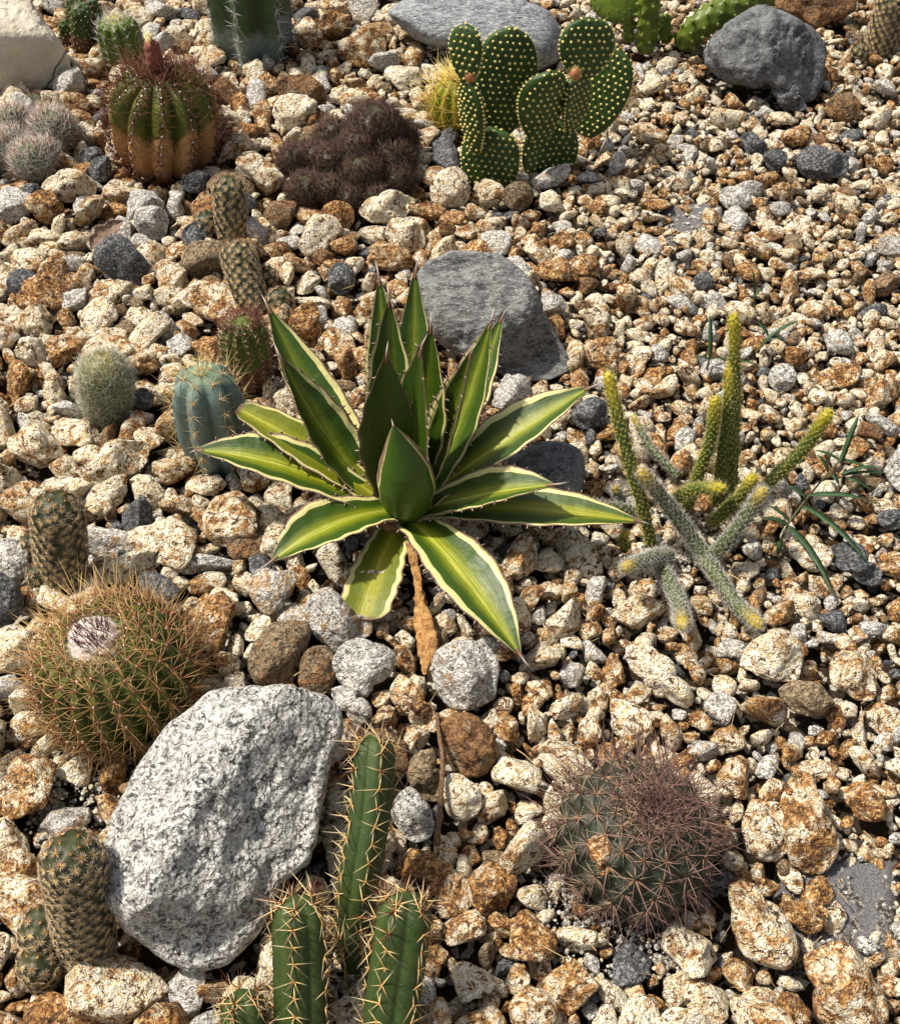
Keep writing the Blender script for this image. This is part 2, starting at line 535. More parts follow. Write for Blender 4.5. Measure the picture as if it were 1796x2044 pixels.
def m_plain(name, a, b, scale=80, rough=0.7, bump=0.002, spec=0.3):
    s = NT(name, rough, spec)
    n = s.noise(s.pos(), scale, 4, 0.6)
    return s.done(s.mix(s.ss(n, 0.3, 0.7), a, b), s.bump(n, bump))
# ------------------------------------------------------------------ ground
bed = mk('gravel_bed', [(-1.35, -0.2, -0.034), (1.35, -0.2, -0.034), (1.35, 2.75, -0.034), (-1.35, 2.75, -0.034)], [(0, 1, 2, 3)], M['soil'], kind='structure')
mk('ground', [(-60, -60, -0.042), (60, -60, -0.042), (60, 140, -0.042), (-60, 140, -0.042)], [(0, 1, 2, 3)], M['far'], kind='structure')

OBST = []          # star-shaped footprints the gravel keeps clear of: (cx, cy, radius per sector)
def footprint(V, lo=-0.014, hi=0.016, grow=0.0, scale=1.0):
    q = V[(V[:, 2] > lo) & (V[:, 2] < hi)]
    if len(q) < 6:
        return
    c = (q[:, :2].max(0) + q[:, :2].min(0)) / 2
    d = q[:, :2] - c
    a = (np.arctan2(d[:, 1], d[:, 0]) + PI) / (2 * PI) * 24
    r = np.linalg.norm(d, axis=1)
    R = np.zeros(24)
    np.maximum.at(R, np.clip(a.astype(int), 0, 23), r)
    R[R == 0] = np.median(R[R > 0])
    OBST.append((c[0], c[1], R * scale + grow))
def disc(P, r):
    OBST.append((P[0], P[1], np.full(24, r)))

# ------------------------------------------------------------------ rocks with an outline of their own
def crop(x0, y0, k):
    return lambda pts: [(x0 + k * x, y0 + k * y) for x, y in pts]

def rock(name, label, category, poly, mat, tone=None, seed=0, zk=0.55, depth=0.85, level=5, rough=0.06, facets=9, box=0.8, cuts=(), fine=0.012, group=None, z0=0.0, obst=True, freq=2.2):
    poly = np.array(poly, float)
    # centroid of the outline
    x, y = poly[:, 0], poly[:, 1]
    x2, y2 = np.roll(x, -1), np.roll(y, -1)
    cr = x * y2 - x2 * y
    A = cr.sum() / 2
    cx, cy = ((x + x2) * cr).sum() / (6 * A), ((y + y2) * cr).sum() / (6 * A)
    P0 = at_z(cx, cy, 0)
    Rm = math.sqrt(abs(A) / PI) / ppm(P0)
    C = at_z(cx, cy, z0 + zk * Rm)
    S = 1 / ppm(C)
    ang = np.arctan2(-(y - cy), x - cx)
    rad = np.hypot(x - cx, y - cy) * S
    o = np.argsort(ang)
    ang, rad = ang[o], rad[o]
    V, F = ico(level)
    f = norm(ray(cx, cy)); r = norm(RT - np.dot(RT, f) * f); u = np.cross(r, f)
    m = np.hypot(V[:, 0], V[:, 1])
    psi = np.arctan2(V[:, 1], V[:, 0])
    R = np.interp(psi, np.concatenate([ang - 2 * PI, ang, ang + 2 * PI]), np.tile(rad, 3))
    mm = m ** box
    L = np.stack([R * mm * np.cos(psi), R * mm * np.sin(psi), np.sign(V[:, 2]) * np.abs(V[:, 2]) ** 0.85 * depth * Rm], 1)
    rg = np.random.default_rng(seed + 100)
    planes = [(norm(np.array(n, float)), d * Rm) for n, d in cuts]
    for i in range(facets):
        n = norm(rg.normal(size=3)); n[2] = -abs(n[2]) - 0.35; n = norm(n)
        planes.append((n, Rm * rg.uniform(0.62, 0.86)))
    L0z = L[:, 2].copy()
    for n, d in planes:
        h = L @ n
        sw = 0.13 * Rm
        over = ((h - d) + np.sqrt((h - d) ** 2 + sw * sw)) / 2
        fr = np.clip(-L0z / (0.45 * depth * Rm), 0, 1)
        L -= np.outer(over * 0.95 * fr * fr * (3 - 2 * fr), n)
    nn = norm(L)
    q = L / Rm
    disp = rough * Rm * fbm(q * freq + seed * 3.1, 4, seed) + fine * Rm * fbm(q * 9 + seed, 3, seed + 50)
    disp = disp * (0.3 + 0.7 * np.clip(-L[:, 2] / (0.5 * Rm), 0, 1))
    L = L + nn * disp[:, None]
    W = C + L[:, :1] * r + L[:, 1:2] * u + L[:, 2:] * f
    lowest = W[:, 2].min()
    if z0 == 0.0 and lowest < -0.045:          # keep it from reaching through the bed
        W[:, 2] = np.where(W[:, 2] < -0.02, -0.02 + (W[:, 2] + 0.02) * 0.3, W[:, 2])
    base = np.array([C[0], C[1], max(W[:, 2].min(), -0.03)])
    ob = add(name, mesh_data(name, W - base, F, mat, True), None, label=label, category=category)
    ob.location = base
    if group:
        ob['group'] = group
    if tone is not None:
        ob.color = (*tone, 1)
    if obst:
        footprint(W)
    return ob

cB = crop(197.7, 1327.7, 0.3146)
rock('boulder', 'large white granite boulder with black specks in the lower left', 'boulder',
     cB([(1130, 120), (1240, 140), (1420, 190), (1530, 300), (1545, 420), (1480, 560), (1450, 680), (1440, 800), (1390, 960), (1360, 1100), (1310, 1250), (1180, 1330), (1120, 1450),
         (1060, 1620), (920, 1780), (800, 1860), (640, 1890), (560, 1850), (420, 1800), (330, 1720), (240, 1650), (190, 1560), (90, 1450), (45, 1350), (50, 1240), (80, 1080), (120, 900),
         (200, 700), (300, 560), (400, 440), (540, 300), (680, 170), (850, 145), (1000, 145)]), M['white_granite'], seed=3, level=6, zk=0.62, depth=0.95, rough=0.075, facets=0, freq=2.6,
     cuts=[((-0.55, 0.35, -0.75), 0.60), ((0.46, -0.14, -0.88), 0.44), ((0.1, -0.8, -0.6), 0.78)], fine=0.024)
cA = crop(361.6, 497.2, 0.5222)
rock('rock', 'grey streaked rock standing just behind the striped agave', 'rock',
     cA([(920, 75), (1000, 25), (1150, 15), (1230, 30), (1300, 100), (1370, 230), (1430, 320), (1475, 400), (1490, 460), (1400, 495), (1280, 500), (1180, 440), (1080, 420), (960, 300), (900, 200), (880, 140)]),
     M['slate'], seed=5, level=6, zk=0.5, depth=0.7, rough=0.10, facets=2, cuts=[((0.1, 0.45, -0.89), 0.50), ((0.45, -0.45, -0.77), 0.55)], fine=0.02, freq=2.8)
c3 = crop(1174.6, 0, 0.346)
rock('boulder', 'rounded dark grey boulder at the top right beneath the green branching cactus', 'boulder',
     c3([(660, 300), (690, 240), (760, 180), (830, 110), (930, 60), (1000, 60), (1100, 100), (1200, 140), (1280, 190), (1340, 260), (1355, 380), (1350, 460), (1310, 560), (1250, 590), (1160, 540), (1050, 490), (900, 480), (760, 430), (690, 380)]),
     M['dark_rock'], seed=8, level=6, zk=0.55, rough=0.10, facets=1, fine=0.014, freq=2.8)
c2 = crop(508.5, 0, 0.4404)
rock('rock', 'wide flat pale grey rock lying behind the polka dot prickly pear', 'rock',
     c2([(600, 60), (700, 0), (900, -60), (1100, -40), (1230, 20), (1340, 60), (1385, 130), (1395, 220), (1380, 270), (1300, 310), (1150, 260), (1000, 230), (880, 210), (760, 190), (650, 110)]),
     M['flat_grey'], seed=11, level=6, zk=0.4, rough=0.03, facets=0, cuts=[((0, 0.5, -0.86), 0.5)], fine=0.008)
c1 = crop(0, 0, 0.346)
rock('boulder', 'big cream sandstone boulder with a thin crack at the top left corner', 'boulder',
     c1([(-220, -60), (-100, -130), (80, -110), (180, -40), (210, 50), (260, 130), (330, 230), (375, 330), (378, 400), (340, 460), (280, 500), (220, 495), (170, 540), (60, 570), (-80, 590), (-220, 480)]),
     M['cream'], seed=14, level=6, zk=0.6, rough=0.035, facets=1, cuts=[((0.1, 0.75, -0.65), 0.62), ((0.2, -0.5, -0.84), 0.66)], fine=0.008)
rock('rock', 'dark blue grey rock tucked under the right leaves of the striped agave', 'rock',
     [(1005, 935), (1060, 890), (1110, 880), (1158, 900), (1165, 960), (1135, 1012), (1060, 1035), (1008, 1005)], M['dark_rock'], seed=17, level=5, zk=0.4, rough=0.06, facets=4)

cN = crop(480.3, 1101.8, 0.3303)
cR = crop(1344.1, 1525.5, 0.2538)
cS = crop(1299.5, 1299.5, 0.2765)
cF = crop(960.5, 1356, 0.346)
idn = lambda p: p
SL, BR, GR, CR = 0.05, 0.15, 0.27, 0.7     # kinds of rock in the stone material
NAMED = [
 ('flat brown slab standing between the wool-crowned barrel and the white boulder', cN, [(110, 520), (180, 430), (300, 415), (410, 425), (400, 560), (330, 700), (310, 810), (110, 810)], BR, 0.4, 0),
 ('white stone with black and rust specks directly below the blunt agave leaf', cN, [(390, 310), (440, 240), (540, 215), (620, 300), (680, 380), (790, 400), (790, 500), (720, 530), (580, 610), (530, 560), (460, 520), (400, 420)], GR, 0.6, 0),
 ('grey and white granite stone above the tip of the large white boulder', cN, [(555, 660), (580, 600), (680, 530), (800, 550), (880, 570), (940, 620), (920, 720), (800, 800), (770, 870), (690, 870), (610, 800), (560, 730)], GR, 0.1, 0),
 ('square pale granite block beside the tip of the lowest agave leaf', cN, [(1180, 600), (1260, 550), (1420, 545), (1500, 570), (1550, 800), (1540, 880), (1430, 930), (1290, 950), (1170, 790)], GR, 0.35, 2),
 ('pale rust-spotted stone under the tip of the front left agave leaf', cN, [(50, 190), (110, 100), (220, 120), (330, 120), (320, 220), (270, 290), (180, 400), (100, 330), (60, 260)], GR, 0.8, 0),
 ('dark rust-brown angular stone right of the thin dry twig', cN, [(1200, 1040), (1320, 970), (1460, 1020), (1540, 1150), (1560, 1220), (1460, 1350), (1300, 1330), (1240, 1200)], BR, 0.95, 0),
 ('long ochre mottled stone at the upper end of the thin dry twig', cN, [(900, 830), (960, 740), (1050, 800), (1110, 900), (1180, 980), (1190, 1090), (1120, 1080), (1010, 990), (930, 920)], CR, 0.62, 0),
 ('small bone-white stone wedged against the upper right of the white boulder', cN, [(550, 830), (620, 810), (700, 880), (790, 940), (790, 1010), (730, 1040), (640, 960), (560, 900)], GR, 0.05, 0),
 ('smooth grey stone right of the tall green trailing cactus stem', cN, [(960, 1460), (1020, 1420), (1100, 1500), (1160, 1600), (1150, 1720), (1050, 1750), (970, 1680)], GR, 0.0, 1),
 ('dull brown stone left of the thin dry twig', cN, [(1010, 1280), (1080, 1210), (1160, 1190), (1180, 1300), (1190, 1500), (1120, 1500), (1020, 1400)], BR, 0.3, 0),
 ('white stone with one ochre patch right of the foot of the dry twig', cN, [(1215, 1400), (1260, 1340), (1380, 1380), (1450, 1540), (1380, 1620), (1290, 1610), (1230, 1500)], CR, 0.22, 0),
 ('brown mottled stone touching the right side of the brown slab', cN, [(360, 720), (440, 570), (520, 570), (570, 650), (570, 780), (490, 870), (360, 820)], BR, 0.6, 0),
 ('long white stone stained bright orange, right of the purple-spined barrel', cR, [(900, 200), (960, 90), (1050, 60), (1110, 90), (1150, 230), (1200, 400), (1250, 480), (1250, 720), (1180, 820), (1060, 860), (960, 830), (900, 760), (880, 600), (860, 400)], CR, 0.66, 0),
 ('large pale ochre stone below right of the purple-spined barrel', cR, [(460, 960), (560, 930), (660, 960), (730, 1060), (760, 1160), (870, 1190), (930, 1300), (960, 1440), (920, 1540), (840, 1600), (700, 1570), (540, 1470), (480, 1340), (470, 1150)], CR, 0.45, 0),
 ('largest brown-grey stone at the bottom right corner', cR, [(1060, 1520), (1150, 1480), (1300, 1420), (1420, 1440), (1500, 1560), (1570, 1700), (1640, 1850), (1640, 2000), (1500, 2080), (1200, 2080), (1110, 1980), (1120, 1750), (1060, 1650)], CR, 0.6, 0),
 ('beige lumpy stone between the purple-spined barrel and the orange-stained stone', cR, [(600, 350), (700, 310), (850, 310), (870, 480), (880, 680), (780, 760), (660, 740), (560, 600), (540, 480)], CR, 0.42, 0),
 ('red-brown wedge stone on the left edge of the bare grey fabric', cR, [(860, 1090), (1000, 1090), (1200, 1150), (1190, 1260), (1100, 1320), (950, 1260)], CR, 0.9, 0),
 ('flat olive grey stone just below the big white stone at right', cS, [(920, 280), (1000, 230), (1120, 220), (1260, 300), (1310, 370), (1220, 450), (1080, 460), (980, 390)], BR, 0.1, 0),
 ('big white angular stone at right, below the rat tail cactus', cS, [(640, 100), (680, 0), (780, -100), (1000, -120), (1080, -20), (1070, 130), (1040, 210), (920, 215), (800, 190), (720, 150)], CR, 0.15, 1),
 ('pale slanting stone above the purple-spined barrel', cS, [(-180, -30), (-60, -60), (60, 20), (180, 180), (300, 300), (290, 380), (240, 410), (100, 330), (-60, 200), (-170, 80)], CR, 0.12, 0),
 ('cream stone with orange top near the right edge beside the olive stone', cS, [(1290, 150), (1350, 0), (1480, 20), (1560, 120), (1610, 270), (1590, 350), (1450, 340), (1400, 290), (1310, 240)], CR, 0.55, 0),
 ('rust-rimmed stone with dark patches near the right edge', cS, [(1400, 1000), (1500, 950), (1600, 980), (1670, 1060), (1660, 1210), (1560, 1230), (1440, 1130)], CR, 0.85, 0),
 ('long charcoal slate chip at the upper right, larger of two', c3, [(1190, 910), (1250, 860), (1380, 870), (1490, 930), (1490, 990), (1380, 1020), (1200, 930)], SL, 0.0, 0),
 ('narrow charcoal slate splinter left of the larger slate chip', c3, [(870, 790), (910, 765), (980, 800), (1030, 870), (990, 890), (900, 840)], SL, 0.1, 0),
 ('grey-green stone between the two charcoal slate chips', c3, [(1010, 890), (1080, 865), (1140, 890), (1130, 950), (1070, 985), (1020, 940)], SL, 0.6, 0),
 ('grey layered stone beside the upper bare fabric patch', c3, [(750, 1110), (850, 1085), (920, 1110), (940, 1170), (860, 1210), (770, 1170)], GR, 0.0, 1),
 ('dark round slate stone near the left edge, level with the grey rock', idn, [(15, 565), (25, 545), (55, 538), (75, 555), (78, 585), (45, 592), (18, 580)], SL, 0.2, 0),
 ('dark slate pebble left of the grey rock behind the agave', idn, [(655, 560), (665, 530), (690, 525), (708, 550), (700, 580), (670, 588)], SL, 0.3, 0),
 ('flat grey slate below the corky brown barrel', idn, [(362, 368), (385, 345), (415, 347), (427, 370), (400, 382)], SL, 0.5, 0),
 ('upright dark slate sliver left of the small finger cactus bud', idn, [(375, 450), (392, 443), (410, 480), (408, 502), (385, 500)], SL, 0.4, 0),
 ('dark pebble right of the small woolly green cactus', idn, [(268, 790), (285, 773), (300, 783), (304, 810), (280, 817)], SL, 0.35, 0),
 ('smooth blue-grey stone cut by the left edge, lower of two', idn, [(-25, 1140), (15, 1150), (40, 1185), (38, 1230), (10, 1255), (-25, 1250)], SL, 0.8, 0),
 ('white black-specked stone cut by the left edge, upper of two', idn, [(-18, 1090), (20, 1075), (50, 1085), (55, 1115), (40, 1165), (20, 1165), (-18, 1140)], GR, 0.0, 0),
 ('lance-shaped dark slate under the green grass blades at right', idn, [(1662, 1090), (1690, 1082), (1730, 1120), (1758, 1145), (1748, 1168), (1700, 1142)], SL, 0.15, 0),
 ('dark slate stone beneath the tip of the upper right agave leaf', idn, [(1140, 825), (1160, 803), (1205, 800), (1212, 835), (1190, 852), (1150, 850)], SL, 0.3, 0),
 ('round grey-green pebble at the foot of the polka dot prickly pear', idn, [(1000, 390), (1015, 370), (1045, 365), (1065, 385), (1055, 412), (1020, 417)], BR, 0.0, 0),
 ('small dark slate pebble at the right edge', idn, [(1750, 1032), (1775, 1018), (1802, 1028), (1795, 1050), (1762, 1053)], SL, 0.2, 0),
 ('round white speckled stone behind the rat tail cactus', idn, [(1533, 752), (1550, 728), (1575, 728), (1587, 755), (1570, 780), (1545, 777)], GR, 0.0, 0),
 ('small chalk-white stone right of the grey rock behind the agave', idn, [(1083, 610), (1095, 590), (1120, 592), (1130, 615), (1110, 632), (1090, 628)], GR, 0.0, 0),
 ('squarish grey-white stone right of the curled dead leaf', idn, [(274, 420), (300, 412), (330, 420), (335, 450), (322, 477), (290, 472), (272, 455)], GR, 0.1, 0),
 ('long white slab stone left of the blue cactus', idn, [(150, 932), (200, 905), (255, 880), (297, 883), (292, 920), (238, 947), (180, 967)], CR, 0.3, 0),
 ('large brown stone left of the flat pale grey rock', idn, [(688, 97), (716, 62), (750, 58), (772, 85), (757, 120), (722, 132), (693, 122)], CR, 0.62, 0),
 ('dark rust-brown block above the dark clumping cactus', idn, [(553, 165), (590, 152), (635, 163), (652, 190), (642, 217), (605, 217), (568, 205)], BR, 0.9, 0),
 ('upright orange-rust stone beside the upper left agave leaf tip', idn, [(578, 640), (600, 610), (627, 603), (637, 640), (622, 692), (595, 683)], CR, 0.98, 0),
 ('oval grey stone at the lower right foot of the dark grey boulder', idn, [(1540, 168), (1560, 163), (1592, 190), (1610, 217), (1580, 219), (1550, 197)], SL, 0.7, 0),
 ('plain tan-brown plate stone right of the dark grey boulder', idn, [(1648, 210), (1680, 188), (1712, 203), (1714, 232), (1682, 242)], BR, 0.75, 0),
 ('blue-grey stone at the left foot of the corky brown barrel, upper of two', c1, [(460, 890), (520, 855), (590, 865), (605, 900), (540, 940), (480, 930)], SL, 0.6, 0),
 ('green-grey stone at the left foot of the corky brown barrel, lower of two', c1, [(520, 960), (570, 910), (630, 905), (640, 970), (590, 1045), (540, 1040)], SL, 0.75, 0),
 ('blue-grey stone below the white-haired clump cactus', c1, [(138, 1080), (190, 1058), (242, 1090), (235, 1152), (150, 1152)], SL, 0.65, 0),
 ('orange-centred stone below the white-haired clump cactus', c1, [(150, 1180), (210, 1110), (250, 1100), (340, 1150), (370, 1210), (330, 1280), (260, 1290), (190, 1230)], CR, 0.8, 0),
 ('pale lumpy stone in front of the corky brown barrel', c1, [(245, 1080), (330, 1010), (430, 980), (520, 1020), (560, 1070), (520, 1150), (420, 1165), (330, 1130)], CR, 0.3, 0),
 ('white stone beneath the brown-crowned finger cactus, long and flat', c2, [(470, 960), (560, 890), (680, 885), (730, 910), (700, 960), (620, 1000), (560, 1010)], CR, 0.15, 0),
 ('rust-brown round stone below the dark clumping cactus', c2, [(295, 985), (340, 920), (400, 915), (450, 950), (440, 1020), (370, 1045), (310, 1035)], CR, 0.9, 0),
 ('white stone with a rust-ringed hollow in front of the grey rock', c2, [(590, 1060), (625, 990), (690, 1000), (770, 1060), (775, 1110), (690, 1140), (620, 1110)], CR, 0.3, 0),
 ('tall white stone at the left foot of the polka dot prickly pear', c2, [(795, 870), (860, 770), (920, 760), (970, 840), (960, 920), (880, 935), (800, 910)], CR, 0.2, 0),
]
rs = np.random.default_rng(4)
for i, (lab, tr, pts, kd, ru, fc) in enumerate(NAMED):
    rock('stone', lab, 'stone', tr(pts), M['stone'], tone=(kd + (rs.random() - 0.5) * 0.06, ru, rs.random()), seed=20 + i, level=5, zk=0.42, depth=0.8,
         rough=0.09, facets=5 if fc == 0 else 3 + fc, box=0.75, fine=0.022, group='larger stones on the gravel')

# exposed weed fabric, two bare spots of one cloth
def fabric():
    parts = []
    for (x0, y0, x1, y1) in ((1555, 1670, 1830, 1925), (1310, 370, 1445, 495)):
        n = 30
        V = np.array([at_z(x0 + (x1 - x0) * i / (n - 1), y0 + (y1 - y0) * j / (n - 1), 0) for j in range(n) for i in range(n)])
        g = np.linspace(-1, 1, n)
        e = np.maximum(np.abs(g)[None], np.abs(g)[:, None]).ravel()
        V[:, 2] = -0.008 + 0.003 * fbm(V * 22, 3, 5) - 0.03 * np.clip((e - 0.55) / 0.45, 0, 1) ** 1.5
        parts.append((V, grid_faces(n, n, False)[:, ::-1], {}))
    V, F, _ = join(parts)
    mk('weed_barrier_fabric', V, F, M['fabric'], kind='structure')
fabric()
FAB = [np.array([at_z(x, y, 0)[:2] for x, y in p]) for p in (
    [(1625, 1790), (1650, 1750), (1690, 1735), (1715, 1705), (1735, 1715), (1745, 1770), (1775, 1800), (1768, 1850), (1740, 1872), (1712, 1850), (1690, 1860), (1665, 1815)],
    [(1338, 402), (1362, 396), (1375, 412), (1392, 432), (1372, 452), (1368, 468), (1348, 462)],
    [(790, 1080), (850, 1085), (850, 1180), (810, 1220), (770, 1150)])]
# ------------------------------------------------------------------ cactus builders
def basis(axis):
    a = norm(axis)
    x = np.cross([0, 1, 0], a) if abs(a[1]) < 0.9 else np.cross([0, 0, 1], a)
    x = norm(x)
    return np.stack([x, np.cross(a, x), a], 1)          # columns

BARREL = [(0.70, 0), (0.93, 0.17), (1.0, 0.42), (0.95, 0.66), (0.78, 0.86), (0.50, 0.97), (0.22, 1.0), (0.0, 0.975)]
DOME = [(0.86, 0), (0.97, 0.25), (1.0, 0.5), (0.96, 0.74), (0.80, 0.89), (0.52, 0.97), (0.22, 1.0), (0.0, 1.0)]
COLUMN = [(0.92, 0), (1.0, 0.2), (1.0, 0.55), (0.97, 0.80), (0.84, 0.92), (0.55, 0.985), (0.25, 1.0), (0.0, 0.99)]

class Ribbed:
    """a ribbed body: barrels, domes and columns"""
    def __init__(s, base, R, H, axis=(0, 0, 1), prof=BARREL, ribs=12, depth=0.16, crest='round', twist=0.0, turn=0.0, bumps=0.0, bstep=0.012, lump=0.012):
        s.base, s.R, s.H, s.B = np.asarray(base, float), R, H, basis(axis)
        pr, _ = spline(np.array(prof) * [R, H], 90)
        s.u = np.linspace(0, 1, 90)
        s.len = np.linalg.norm(np.diff(pr, axis=0), axis=1).sum()
        s.r, s.z = np.maximum(pr[:, 0], 0), pr[:, 1]
        s.ribs, s.depth, s.crest, s.twist, s.turn, s.bumps, s.bstep, s.lump = ribs, depth, crest, twist, turn, bumps, bstep, lump
    def rib(s, u, th):
        x = s.ribs * (th - s.turn - s.twist * u) / 2
        c = np.abs(np.cos(x))
        if s.crest == 'sharp':
            k = 1 - np.abs(np.sin(x)) ** 0.85
        else:
            k = c ** 0.9
        return k
    def surf(s, u, th, add=0.0):
        r, z = np.interp(u, s.u, s.r), np.interp(u, s.u, s.z)
        k = s.rib(u, th)
        dep = s.depth * np.clip((1.02 - u) * 4, 0.25, 1)
        if s.bumps:
            dep = dep * (1 + 0.0 * u)
            k = k + s.bumps * (np.cos(2 * PI * u * s.len / s.bstep) - 1) * k
        r = r * (1 - dep * (1 - k)) + add
        P = np.stack([r * np.cos(th), r * np.sin(th), z], -1)
        return s.base + P @ s.B.T
    def mesh(s, nu=64, per=9):
        nt = s.ribs * per
        u = np.linspace(0, 1, nu)[:, None] * np.ones((1, nt))
        th = np.ones((nu, 1)) * (np.arange(nt) * 2 * PI / nt + s.turn)[None]
        if s.twist:
            th = th + s.twist * u
        V = s.surf(u, th).reshape(-1, 3)
        if s.lump:
            V = V + norm(V - (s.base + s.B[:, 2] * s.H * 0.4)) * (s.lump * s.R * 3 * fbm((V - s.base) / s.R * 1.5, 2, 3))[:, None]
        return V, grid_faces(nu, nt), {'u': u.ravel(), 'k': s.rib(u, th).ravel()}
    def areoles(s, step, u0=0.06, u1=0.985, crowd=0.6):
        us, d = [], u0 * s.len
        while d < u1 * s.len:
            us.append(d / s.len)
            d += step * (1 - crowd * max(0, (d / s.len - 0.55) / 0.45))
        us = np.array(us)
        U = np.repeat(us[None], s.ribs, 0) + rng.normal(0, 0.006, (s.ribs, len(us)))
        TH = (np.arange(s.ribs) * 2 * PI / s.ribs + s.turn)[:, None] + s.twist * U
        U, TH = np.clip(U, 0.01, 0.995).ravel(), TH.ravel()
        P = s.surf(U, TH, 0.0003)
        e = 0.012
        dr = np.interp(U + e, s.u, s.r) - np.interp(U - e, s.u, s.r)
        dz = np.interp(U + e, s.u, s.z) - np.interp(U - e, s.u, s.z)
        n = norm(np.stack([dz * np.cos(TH), dz * np.sin(TH), -dr], -1)) @ s.B.T
        t = norm(np.stack([dr * np.cos(TH), dr * np.sin(TH), dz], -1)) @ s.B.T
        return U, P, n, t

def dots(P, N, r, flat=0.6):
    """little felt cushions"""
    Vi, Fi = ico(1)
    n = len(P)
    r = np.broadcast_to(np.asarray(r, float), (n,))
    V = (P[:, None] + Vi[None] * r[:, None, None]).reshape(-1, 3)
    F = (Fi[None] + (np.arange(n) * len(Vi))[:, None, None]).reshape(-1, 3)
    z = np.zeros(len(V))
    return V, F, {'t': z, 'rn': np.repeat(rng.random(n), len(Vi))}

class Stem:
    """a round stem or head following a path, covered in spirally set tubercles"""
    def __init__(s, path, R, spacing, bump=0.16, neck=0.85, tipk=1.0, taper=1.0):
        s.R = R
        s.C, s.L = spline(path, 60)
        s.T, s.N, s.Bn = frames(s.C)
        s.S = np.linspace(0, s.L, 60)
        s.neck, s.tipk, s.taper = neck, min(tipk * R, s.L * 0.6), taper
        s.bump = bump * spacing
        A = spacing * spacing * 0.87
        d, th, out = spacing * 0.3, rng.random() * 6, []
        while d < s.L - 0.02 * R:
            out.append((d + rng.normal(0, 0.05) * spacing, th + rng.normal(0, 0.06)))
            d += A / (2 * PI * R * 0.95)
            th += 2.399963
        s.ar = np.array(out)
        s.spacing = spacing
        s.aP, s.aN, s.aT = s.at(s.ar[:, 0], s.ar[:, 1])
    def rad(s, d):
        x = np.clip((d - (s.L - s.tipk)) / s.tipk, 0, 1)
        b = s.neck + (1 - s.neck) * np.clip(d / (0.35 * s.L), 0, 1)
        return s.R * b * np.sqrt(np.maximum(1 - x * x, 0)) * (s.taper + (1 - s.taper) * (1 - d / s.L))
    def at(s, d, th):
        C = np.stack([np.interp(d, s.S, s.C[:, k]) for k in range(3)], -1)
        T = norm(np.stack([np.interp(d, s.S, s.T[:, k]) for k in range(3)], -1))
        N = norm(np.stack([np.interp(d, s.S, s.N[:, k]) for k in range(3)], -1))
        B = np.cross(T, N)
        r = s.rad(d)
        ra = np.cos(th)[..., None] * N + np.sin(th)[..., None] * B
        x = np.clip((d - (s.L - s.tipk)) / s.tipk, 0, 1)[..., None]
        n = norm(ra * np.sqrt(np.maximum(1 - x * x, 0.0)) + T * x)
        t = norm(T * np.sqrt(np.maximum(1 - x * x, 0.001)) - ra * x)
        return C + r[..., None] * ra, n, t
    def mesh(s, ns=44, nt=30):
        d = np.concatenate([np.linspace(0, s.L - s.tipk, max(4, int(ns * 0.6)), endpoint=False), s.L - s.tipk + s.tipk * np.sin(np.linspace(0, PI / 2, max(6, int(ns * 0.4))))])
        D, TH = np.meshgrid(d, np.arange(nt) * 2 * PI / nt, indexing='ij')
        P, n, _ = s.at(D.ravel(), TH.ravel())
        k = np.zeros(len(P))
        if s.bump:
            for i in range(0, len(s.aP), 60):
                q = ((P[:, None] - s.aP[None, i:i + 60]) ** 2).sum(-1)
                k = np.maximum(k, np.exp(-q / (0.36 * s.spacing) ** 2).max(1))
            P = P + n * (s.bump * (k - 0.3))[:, None]
        return P, grid_faces(len(d), nt), {'u': (D.ravel() / s.L), 'k': k}

def up_from(px_base, px_top, lean=0.0, zb=-0.012):
    """foot on the ground, head on the line of sight above a spot `lean` metres further back"""
    b = at_z(*px_base, 0.0)
    t = at_y(*px_top, b[1] + lean)
    d = t - b
    return b + d * (zb / max(d[2], 0.02)), t

GRIT = []

# ------------------------------------------------------------------ colours of skins and spines
M['sp_cream'] = m_spine('cream_spines', (0.55, 0.36, 0.12), (0.72, 0.62, 0.42))
M['sp_mam'] = m_spine('pale_star_spines', (0.62, 0.44, 0.14), (0.52, 0.40, 0.28), tipat=0.25)
M['sp_mam_red'] = m_spine('red_brown_crown_spines', (0.26, 0.085, 0.025), (0.13, 0.035, 0.016))
M['sp_white'] = m_spine('white_hair_spines', (0.50, 0.48, 0.42), (0.78, 0.76, 0.70))
M['sp_red'] = m_spine('rust_red_spines', (0.095, 0.03, 0.014), (0.17, 0.055, 0.022))
M['sp_dark'] = m_spine('black_purple_spines', (0.12, 0.06, 0.035), (0.022, 0.013, 0.013), 0.5)
M['sp_clump'] = m_spine('brown_grey_spines', (0.22, 0.12, 0.055), (0.085, 0.058, 0.052), 0.4, 0.4)
M['sp_grey'] = m_spine('grey_spines', (0.36, 0.33, 0.28), (0.62, 0.60, 0.54))
M['sp_barrel'] = m_spine('amber_spines', (0.24, 0.075, 0.025), (0.60, 0.42, 0.17), 0.4, 0.42)
M['sp_purple'] = m_spine('purple_grey_spines', (0.26, 0.16, 0.12), (0.13, 0.062, 0.066), 0.4, 0.4)
M['sp_radial'] = m_spine('straw_radial_spines', (0.36, 0.24, 0.12), (0.48, 0.37, 0.30))
M['sp_core'] = m_spine('wine_core_spines', (0.10, 0.025, 0.02), (0.045, 0.014, 0.014))
M['sp_yellow'] = m_spine('yellow_spines', (0.62, 0.42, 0.06), (0.74, 0.62, 0.24))
M['sp_gold'] = m_spine('straw_spines', (0.48, 0.20, 0.05), (0.70, 0.58, 0.26), 0.3, 0.3)
